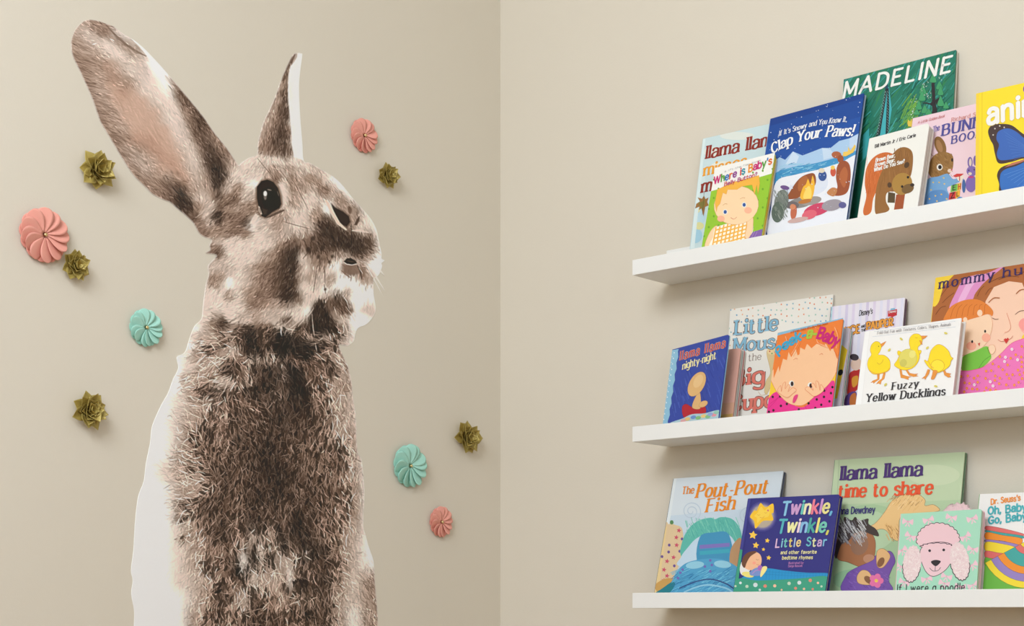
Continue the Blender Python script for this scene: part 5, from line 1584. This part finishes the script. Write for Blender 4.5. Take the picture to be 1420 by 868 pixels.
k.pg([440, 520, 470, 515, 480, 545, 462, 570, 446, 560], (250, 214, 180), True, out=(226, 150, 100))
PK = (238, 120, 184)
k.pg([240, 690, 330, 668, 400, 650, 460, 612, 520, 560, 570, 510, 630, 482, 800, 440, 1100, 420, 1200, 800, 240, 860], PK, True, out=(226, 60, 110), ow=2.5)
k.layer += 1
fl = []
for _ in range(900):
    x, y = k.rnd.uniform(270, 1080), k.rnd.uniform(440, 830)
    lim = 672 if x < 400 else 672 - (x - 400) * 1.02 if x < 560 else 520 - (x - 560) * .28
    if y > lim + 18 and all((x - a) ** 2 + (y - c) ** 2 > 24 ** 2 for a, c in fl):
        fl.append((x, y))
for i, (x, y) in enumerate(fl):
    c = W_ if i % 6 == 0 else (238, 132, 56)
    k.el(x, y, 8, 9, c, same=True, n=9)
k.layer += 1
for i, (x, y) in enumerate(fl):
    k.el(x, y, 3, 3.4, PK if i % 6 == 0 else (250, 190, 90), same=True, n=6)
    k.ln([x + 10, y + 10, x + 16, y + 2], 2, (140, 100, 110), False, True)
k.ln([440, 258, 470, 232, 504, 232], 6, BR).ln([606, 206, 630, 184, 670, 178], 6, BR)
k.ln([462, 352, 480, 360, 498, 358], 3, (110, 74, 60)).ln([600, 330, 630, 310, 680, 306], 3, (110, 74, 60)).ln([548, 322, 572, 400, 560, 430, 535, 440], 2.5, (226, 140, 110)).ln([496, 482, 520, 494, 570, 478, 584, 460], 2.5, (206, 110, 90))
k.pg([530, 482, 540, 474, 547, 478, 556, 470, 562, 480, 545, 508], (206, 54, 50))
k.text('mommy', [140, 178, 470, 118], 60, (64, 48, 96), 1.7, .9, serif=.7, gap=3.2)
k.text('hugs', [524, 110, 778, 62], 60, (64, 48, 96), 1.7, .9, serif=.7, gap=3.2)
b.done()

# ---- N
b = Book('N', (900, 645, 4.69), 'pale blue picture book with orange title and a teal mound, first on the lowest ledge', .009, base=(216, 226, 232), spine=(90, 96, 110))
k = b.k
k.pg([120, 330, 900, 260, 870, 900, 40, 900], (202, 218, 230)).pg([110, 440, 900, 400, 870, 900, 40, 900], (190, 212, 228)).pg([162, 88, 180, 86, 60, 830, 34, 830], (226, 234, 236))
for c in ((275, 300), (640, 330)):
    k.ln([v for i in range(26) for v in (c[0] + (10 + i * 2.2) * math.cos(i * .55), c[1] + (10 + i * 2.2) * math.sin(i * .55))], 7, (190, 206, 220))
k.pg([100, 405, 130, 385, 150, 365, 162, 385, 215, 412, 222, 520, 200, 640, 150, 740, 110, 780, 50, 830, 28, 830], (224, 198, 158), True)
k.pg([100, 405, 118, 400, 60, 830, 30, 830], (232, 206, 150)).el(148, 372, 12, 14, (90, 140, 90))
k.layer += 1
for (x, y, c) in ((195, 425, 0), (178, 470, 0), (132, 520, 1), (160, 600, 0), (118, 625, 0), (98, 680, 0), (165, 655, 1), (118, 720, 0), (96, 750, 0), (85, 595, 1), (200, 560, 1), (215, 480, 1), (215, 640, 1), (128, 565, 1), (180, 520, 0)):
    if c:
        k.el(x, y, 9, 10, (110, 84, 150), same=True, n=9)
    else:
        k.star(x, y, 17, (206, 84, 110), .2, True)
k.pg([40, 780, 100, 740, 160, 740, 110, 790, 60, 826], (206, 160, 90), True)
k.pg([208, 590, 222, 480, 270, 400, 330, 358, 400, 342, 430, 352, 470, 338, 540, 350, 590, 410, 606, 500, 590, 640, 300, 660], (98, 186, 172), True)
k.hatch([240, 360, 580, 470], 90, [(80, 170, 160), (130, 206, 186), (110, 196, 176)], 1.2, 30, 70, 4, 4)
k.pg([208, 600, 250, 540, 320, 470, 440, 436, 540, 470, 590, 600, 590, 660, 210, 660], (196, 218, 234), True)
k.pg([325, 640, 330, 470, 420, 438, 520, 450, 530, 640], (72, 150, 190), True)
k.pg([330, 520, 525, 505, 525, 530, 330, 545], (130, 120, 190)).pg([330, 560, 525, 545, 525, 570, 330, 585], (70, 170, 190), same=True)
k.pg([530, 560, 560, 500, 600, 480, 600, 640, 530, 650], (190, 150, 110), True)
k.pg([130, 840, 160, 740, 200, 670, 260, 630, 360, 610, 460, 610, 540, 640, 600, 700, 600, 840], (86, 164, 204), True)
k.pg([36, 840, 90, 800, 150, 760, 170, 780, 120, 840], (40, 128, 140), True)
k.hatch([160, 680, 570, 830], 160, [(64, 140, 190), (110, 190, 220), (130, 206, 226), (52, 120, 170)], -.5, 24, 60, 4, 5)
k.ln([200, 800, 300, 760, 400, 742, 500, 770, 560, 810], 9, (56, 76, 130)).ln([230, 826, 320, 790, 400, 780, 500, 800, 550, 830], 12, (150, 204, 226))
k.el(300, 650, 60, 24, (150, 206, 226), -.1).el(480, 645, 56, 24, (150, 206, 226), .1, same=True)
k.layer += 1
for (x, y) in ((400, 620), (365, 660), (410, 650), (205, 700), (190, 735), (400, 690), (220, 680)):
    k.el(x, y, 9, 9, (120, 110, 186), same=True, n=9)
k.text('The', [214, 190, 292, 184], 48, (236, 142, 40), 1.7, 1.0, serif=.6)
k.text('Pout-Pout', [304, 214, 768, 182], 92, (236, 142, 40), 2.0, .7, serif=.6, slant=.12)
k.text('Fish', [368, 308, 552, 288], 88, (236, 142, 40), 2.0, .7, serif=.6, slant=.12)
b.done()

# ---- O
b = Book('O', (1015, 675, 5.788), 'navy picture book with a glowing yellow star and a sleeping baby', .012, base=(54, 54, 128), spine=(46, 46, 116), radius=.004)
k = b.k
k.pg([130, 95, 150, 95, 30, 840, 6, 840], (70, 70, 146)).ln([162, 95, 40, 840], 3, (40, 40, 104), False)
for r, c in ((116, (72, 70, 140)), (106, (96, 92, 152)), (97, (124, 118, 160)), (90, (156, 146, 160)), (84, (186, 172, 152))):
    k.el(245, 238, r, r * 1.05, c)
k.pg([330, 135, 335, 205, 318, 215, 330, 270, 250, 275, 190, 335, 178, 275, 145, 240, 180, 190, 200, 190, 230, 130, 270, 165], (250, 200, 56), True)
k.pg([300, 160, 305, 205, 290, 240, 240, 255, 205, 290, 200, 250, 180, 235, 205, 210, 235, 160, 262, 190], (252, 214, 84), True)
k.ln([205, 222, 216, 230, 226, 222], 2.5, (214, 140, 50)).ln([262, 206, 272, 212, 282, 204], 2.5, (214, 140, 50)).ln([225, 245, 245, 250, 262, 238], 2.5, (214, 120, 50)).el(290, 190, 8, 8, (226, 120, 120))
for (x, y, r) in ((170, 388, 36), (193, 470, 28), (285, 432, 21), (254, 503, 16), (296, 570, 21)):
    k.star(x, y, r, (250, 206, 80), .15, k=.5)
k.pg([70, 740, 150, 690, 270, 655, 420, 672, 600, 690, 775, 695, 765, 735, 500, 750, 100, 760], (44, 150, 206), True)
for i in range(20):
    x = 280 + i * 25
    k.ln([x, 668 + i * 1.4, x - 6, 750 - i], 1.6, (34, 110, 170), False, i > 0)
k.ln([260, 700, 500, 715, 770, 712], 1.6, (34, 110, 170)).ln([260, 680, 500, 694, 770, 700], 1.6, (34, 110, 170))
k.pg([0, 860, 58, 738, 200, 752, 400, 745, 560, 735, 770, 722, 760, 850], (66, 160, 130), True)
k.pg([62, 500, 86, 508, 40, 850, 0, 850], (66, 160, 130))
k.layer += 1
for i, (x, y, r) in enumerate(((190, 788, 18), (268, 797, 14), (345, 795, 13), (460, 776, 14), (542, 770, 16), (630, 752, 14), (692, 772, 10), (122, 800, 13), (70, 772, 11), (512, 815, 12), (580, 820, 10), (30, 798, 9), (225, 828, 10), (650, 822, 10), (400, 828, 8), (720, 800, 9))):
    k.el(x, y, r, r, [(214, 226, 226), (226, 140, 120), (240, 190, 160), (196, 214, 190)][i % 4], same=True, n=12)
k.el(112, 640, 44, 76, (236, 234, 232), .3).el(130, 705, 50, 22, (240, 226, 130), .2)
k.pg([85, 600, 110, 545, 160, 520, 210, 530, 236, 560, 238, 610, 215, 650, 160, 670, 110, 655], (246, 190, 150), True)
k.pg([80, 610, 95, 560, 130, 528, 180, 516, 200, 525, 150, 560, 120, 610, 105, 650, 88, 640], (112, 72, 56), True)
k.ln([196, 582, 206, 588, 218, 584], 2.5, (150, 90, 70)).ln([200, 622, 210, 628, 220, 622], 2.5, (206, 90, 90)).el(180, 612, 14, 12, (250, 166, 140))
k.pg([150, 680, 200, 650, 250, 650, 260, 690, 215, 716, 150, 710], (124, 150, 206), True).ln([165, 700, 200, 670, 250, 680], 7, (190, 140, 200)).el(228, 652, 20, 22, (170, 110, 190)).pg([248, 645, 280, 640, 280, 668, 236, 725, 230, 700], (250, 232, 150), True)
mc = [(140, 196, 226), (206, 160, 206), (110, 200, 190), (240, 232, 190), (240, 130, 150), (206, 150, 206), (236, 226, 150), (110, 180, 214), (120, 200, 170)]
k.text('Twinkle,', [398, 226, 802, 208], 108, mc, 1.9, 1.7, jit=.35, slant=.06)
k.text('Twinkle,', [366, 368, 775, 362], 108, [(90, 180, 190), (240, 236, 170), (240, 214, 226), (140, 190, 226), (80, 170, 160), (240, 226, 130), (120, 200, 180), (214, 206, 100)], 1.9, 1.7, jit=.35, slant=.06)
k.text('Little Star', [350, 486, 758, 472], 68, [(226, 190, 220), (140, 200, 220), (120, 200, 190), (226, 206, 120), (170, 196, 226), (240, 214, 150), (110, 190, 200), (226, 226, 170), (206, 170, 210), (130, 190, 220)], 1.7, jit=.3, gap=2.4)
k.text('and other favorite', [392, 541, 680, 536], 27, (240, 232, 170), 1.8, gap=2)
k.text('bedtime rhymes', [404, 584, 649, 580], 27, (240, 232, 170), 1.8, gap=2)
k.text('Illustrated by', [455, 622, 576, 619], 18, (190, 130, 190), 1.5)
k.text('Sanja Rescek', [452, 646, 568, 643], 18, (190, 130, 190), 1.5)
b.done()

# ---- P
b = Book('P', (1140, 620, 4.133), 'light green picture book with purple and red-orange title, back of the lowest ledge', .009, base=(196, 214, 176), spine=(120, 150, 120))
k = b.k
k.pg([60, 330, 830, 300, 810, 900, 30, 900], (184, 208, 168)).pg([100, 400, 420, 380, 430, 900, 60, 900], (170, 200, 158), True)
k.el(250, 480, 170, 120, (184, 210, 172)).el(180, 760, 120, 60, (150, 190, 150)).el(640, 160, 150, 60, (206, 220, 184))
k.ln([98, 75, 60, 820], 4, (170, 192, 154), False)
k.pg([225, 470, 300, 440, 360, 370, 400, 310, 470, 270, 540, 266, 590, 300, 590, 335, 640, 330, 672, 365, 560, 380, 450, 400, 440, 530, 400, 520, 370, 480, 330, 470, 250, 500], (238, 198, 136), True, out=(150, 104, 66))
k.hatch([380, 270, 580, 360], 70, [(226, 178, 110), (246, 214, 160), (190, 140, 84)], -.9, 14, 34, 3, 3)
k.hatch([370, 440, 440, 530], 30, [(226, 178, 110), (170, 120, 70)], 1.1, 20, 40, 3, 2)
k.pg([90, 640, 80, 560, 110, 470, 170, 440, 240, 450, 300, 520, 305, 600, 285, 670, 230, 690, 150, 660], (168, 112, 76), True, out=(96, 66, 50))
k.el(215, 560, 50, 60, (150, 112, 90), .3).el(270, 640, 34, 26, (190, 140, 112))
k.pg([82, 640, 70, 590, 92, 520, 88, 450, 120, 430, 130, 400, 170, 420, 190, 400, 220, 420, 265, 410, 268, 440, 310, 470, 326, 510, 280, 500, 230, 480, 180, 500, 150, 540, 110, 560], (70, 60, 58), True)
k.hatch([100, 430, 250, 540], 110, [(196, 196, 196), (150, 150, 154), (110, 106, 110), (214, 214, 212)], 1.0, 30, 70, 4, 5)
PU = (124, 88, 170)
k.pg([124, 830, 136, 740, 180, 700, 290, 650, 310, 620, 390, 596, 420, 650, 400, 700, 380, 760, 392, 830], PU, True, out=(80, 56, 120))
k.hatch([150, 700, 390, 820], 70, [(140, 104, 186), (106, 74, 152)], .6, 8, 18, 4, 3)
k.pg([316, 600, 350, 582, 386, 610, 388, 640, 350, 690, 316, 680], (232, 186, 130), True, out=(150, 104, 66)).el(338, 660, 18, 30, (140, 96, 66), .5)
k.pg([202, 740, 230, 706, 270, 716, 296, 770, 270, 790, 210, 780], (232, 186, 130), True, out=(150, 104, 66)).el(268, 762, 30, 18, (140, 96, 66), .7)
k.layer += 1
for i in range(5):
    k.el(312 + 24 * math.cos(i * 1.257), 766 + 24 * math.sin(i * 1.257), 18, 18, (236, 120, 170), same=True)
k.el(312, 766, 10, 10, (246, 206, 90))
k.text('llama llama', [104, 191, 572, 164], 84, (78, 52, 116), 2.1, 1.0, serif=.4, gap=1.3)
k.text('time to share', [92, 292, 633, 268], 80, (236, 90, 52), 2.1, 1.1, serif=.35, gap=1.3)
k.text('Anna Dewdney', [78, 386, 303, 376], 38, (70, 70, 120), 1.8)
b.done()

# ---- Q
b = Book('Q', (1235, 680, 5.789), 'square mint board book with a pink poodle head on the lowest ledge', .0135, 'board', base=(170, 222, 194), spine=(238, 190, 200), radius=.004)
k = b.k
BW, PO, PL = (240, 200, 210), (240, 202, 208), (246, 226, 226)


def bow(x, y, r, s=1.0):
    c, n = math.cos(r), math.sin(r)
    for q in ((0, 0, -42, -26, -46, 6, -40, 26, -8, 6), (0, 0, 42, -26, 46, 6, 40, 26, 8, 6), (0, 0, -22, 44, -6, 38, 2, 12), (0, 0, 24, 42, 8, 38, 2, 12)):
        k.pg([v for i in range(0, len(q), 2) for v in (x + s * (q[i] * c - q[i + 1] * n), y + s * (q[i] * n + q[i + 1] * c))], BW, same=True)
    k.el(x, y, 9 * s, 10 * s, (226, 176, 190), same=True, n=8)


k.layer += 1
for q in ((138, 250, .1), (303, 235, -.3), (488, 215, .2), (655, 225, -.3), (160, 366, .5), (600, 370, -.6), (90, 480, -.5), (660, 470, .2), (80, 610, .4), (655, 600, -.5), (290, 710, -.2), (430, 745, .3), (660, 760, -.4), (110, 735, .3), (560, 770, .1), (450, 690, .3)):
    bow(*q, s=1.0)


def scallop(cx, cy, rx, ry, a0, a1, n, bump, rot=0):
    L = []
    for i in range(n * 4 + 1):
        a = a0 + (a1 - a0) * i / (n * 4)
        r = 1 + bump * abs(math.sin(i * math.pi / 4))
        x, y = rx * r * math.cos(a), ry * r * math.sin(a)
        L += [cx + x * math.cos(rot) - y * math.sin(rot), cy + x * math.sin(rot) + y * math.cos(rot)]
    return L


LN = (58, 50, 56)
q = scallop(382, 400, 168, 135, math.pi * .93, math.pi * 2.03, 13, .06)
k.pg(q + [500, 440, 240, 450], PO).ln(q, 5, LN, False)
k.pg([244, 470, 290, 430, 380, 415, 470, 425, 502, 470, 492, 560, 440, 640, 350, 690, 290, 660, 250, 580, 236, 520], (240, 204, 210), True, out=LN, ow=4.5)
q = scallop(375, 455, 122, 30, math.pi, math.pi * 2, 7, .18)
k.pg(q, PO).ln(q, 5, LN, False)
k.el(314, 484, 11, 11, LN).el(427, 478, 11, 11, LN, same=True)
k.pg([326, 570, 360, 558, 400, 566, 396, 584, 364, 608, 334, 590], (50, 44, 50), True)
k.ln([360, 605, 358, 645], 4, LN).ln([314, 622, 335, 644, 358, 648, 385, 640, 402, 618], 4, LN)
for (cx, cy, rx, ry, rot, fl) in ((172, 590, 70, 142, .12, 1), (556, 570, 74, 148, -.16, -1)):
    q = scallop(cx, cy, rx, ry, 0, math.pi * 2, 17, .07, rot)
    k.pg(q, (238, 214, 214))
    a = scallop(cx, cy, rx, ry, math.pi * .05, math.pi * .98, 9, .07, rot)
    k.ln(a, 6, LN, False)
    for _ in range(3):
        k.layer += 1
        for i in range(70):
            t, r = k.rnd.uniform(0, 6.28), math.sqrt(k.rnd.random()) * .93
            x, y = rx * r * math.cos(t), ry * r * math.sin(t)
            x, y = cx + x * math.cos(rot) - y * math.sin(rot), cy + x * math.sin(rot) + y * math.cos(rot)
            w2 = k.rnd.uniform(0, 3.14)
            k.ln([x - 9 * math.cos(w2), y - 9 * math.sin(w2), x, y + 3, x + 9 * math.cos(w2), y + 9 * math.sin(w2)], 3, k.rnd.choice([(246, 232, 228), (228, 200, 202), (240, 218, 216), (250, 240, 236)]), True, True)
k.text('If I were a poodle', [50, 816, 594, 804], 60, LN, 1.2, single=True, gap=2)
b.done()
# the soft pink fur that stands up behind the top edge: a bulging pad with short tufts
r_ = random.Random(3)
bm = bmesh.new()
bmesh.ops.create_icosphere(bm, subdivisions=4, radius=1.0)
for v in bm.verts:
    n = v.co.normalized()
    f = 1 + .10 * math.sin(n.x * 17 + 2) * math.sin(n.z * 15) + .06 * math.sin(n.x * 31 + n.y * 23) + r_.uniform(-.035, .035)
    v.co = Vector((.094 + .029 * n.x * f, .0165 + .008 * n.y * f, b.h - .010 + .026 * n.z * f))
o = bm_obj('fur_pad', bm, mat('pink_fur', (240, 206, 208), .95, .05, bump=.6, bscale=900, var=.08, vscale=300, sheen=.3), b.root, True)
o['label'] = 'fluffy pink fur pad standing up behind the cover'

# ---- R
b = Book('R', (1235, 680, 5.789), 'white picture book with a rainbow of curved stripes, beside the poodle book', .009, base=(240, 238, 234), spine=(120, 180, 110))
k = b.k
RP, RT, RO, RV, RY_, RG = (226, 112, 108), (70, 166, 160), (244, 148, 52), (154, 132, 194), (248, 220, 60), (112, 184, 72)
OUTL = (70, 60, 60)
k.pg([755, 592, 1400, 540, 1400, 860, 735, 860], RG)
for c, L in ((RP, [772, 285, 900, 305, 1066, 348, 1058, 364, 900, 340, 772, 320]), (RT, [772, 320, 900, 340, 1058, 364, 1052, 386, 900, 360, 772, 336]), (RO, [770, 336, 900, 360, 1052, 386, 1030, 438, 900, 405, 770, 395]), (RV, [768, 395, 900, 408, 1030, 438, 1008, 462, 900, 430, 768, 415]), (RY_, [766, 415, 880, 426, 1008, 462, 920, 512, 860, 500, 764, 486]), (RP, [764, 486, 860, 500, 920, 512, 868, 556, 800, 545, 760, 540]), (RG, [760, 540, 800, 545, 868, 556, 800, 590, 756, 600])):
    k.pg(L, c, True, out=OUTL, ow=1.6)
for c, r0, r1 in ((RY_, 331, 384), (RV, 270, 331), (RO, 212, 270), (RT, 112, 212), (RP, 62, 112), (RY_, 4, 62)):
    L = []
    for i in range(19):
        a = math.pi * (.845 - i * .052)
        L += [1100 + r1 * math.cos(a), 402 + r1 * math.sin(a)]
    for i in range(18, -1, -1):
        a = math.pi * (.845 - i * .052)
        L += [1100 + r0 * math.cos(a), 402 + r0 * math.sin(a)]
    k.pg([v for v in L], c, out=OUTL, ow=1.6)
k.text("Dr. Seuss's", [806, 114, 1042, 80], 46, (240, 150, 70), 2.0, jit=.3)
k.text('Oh, Baby!', [782, 196, 1110, 158], 60, (76, 178, 186), 2.3, jit=.3)
k.text('Go, Baby!', [786, 272, 1112, 232], 60, (76, 178, 186), 2.3, jit=.3)
b.done()
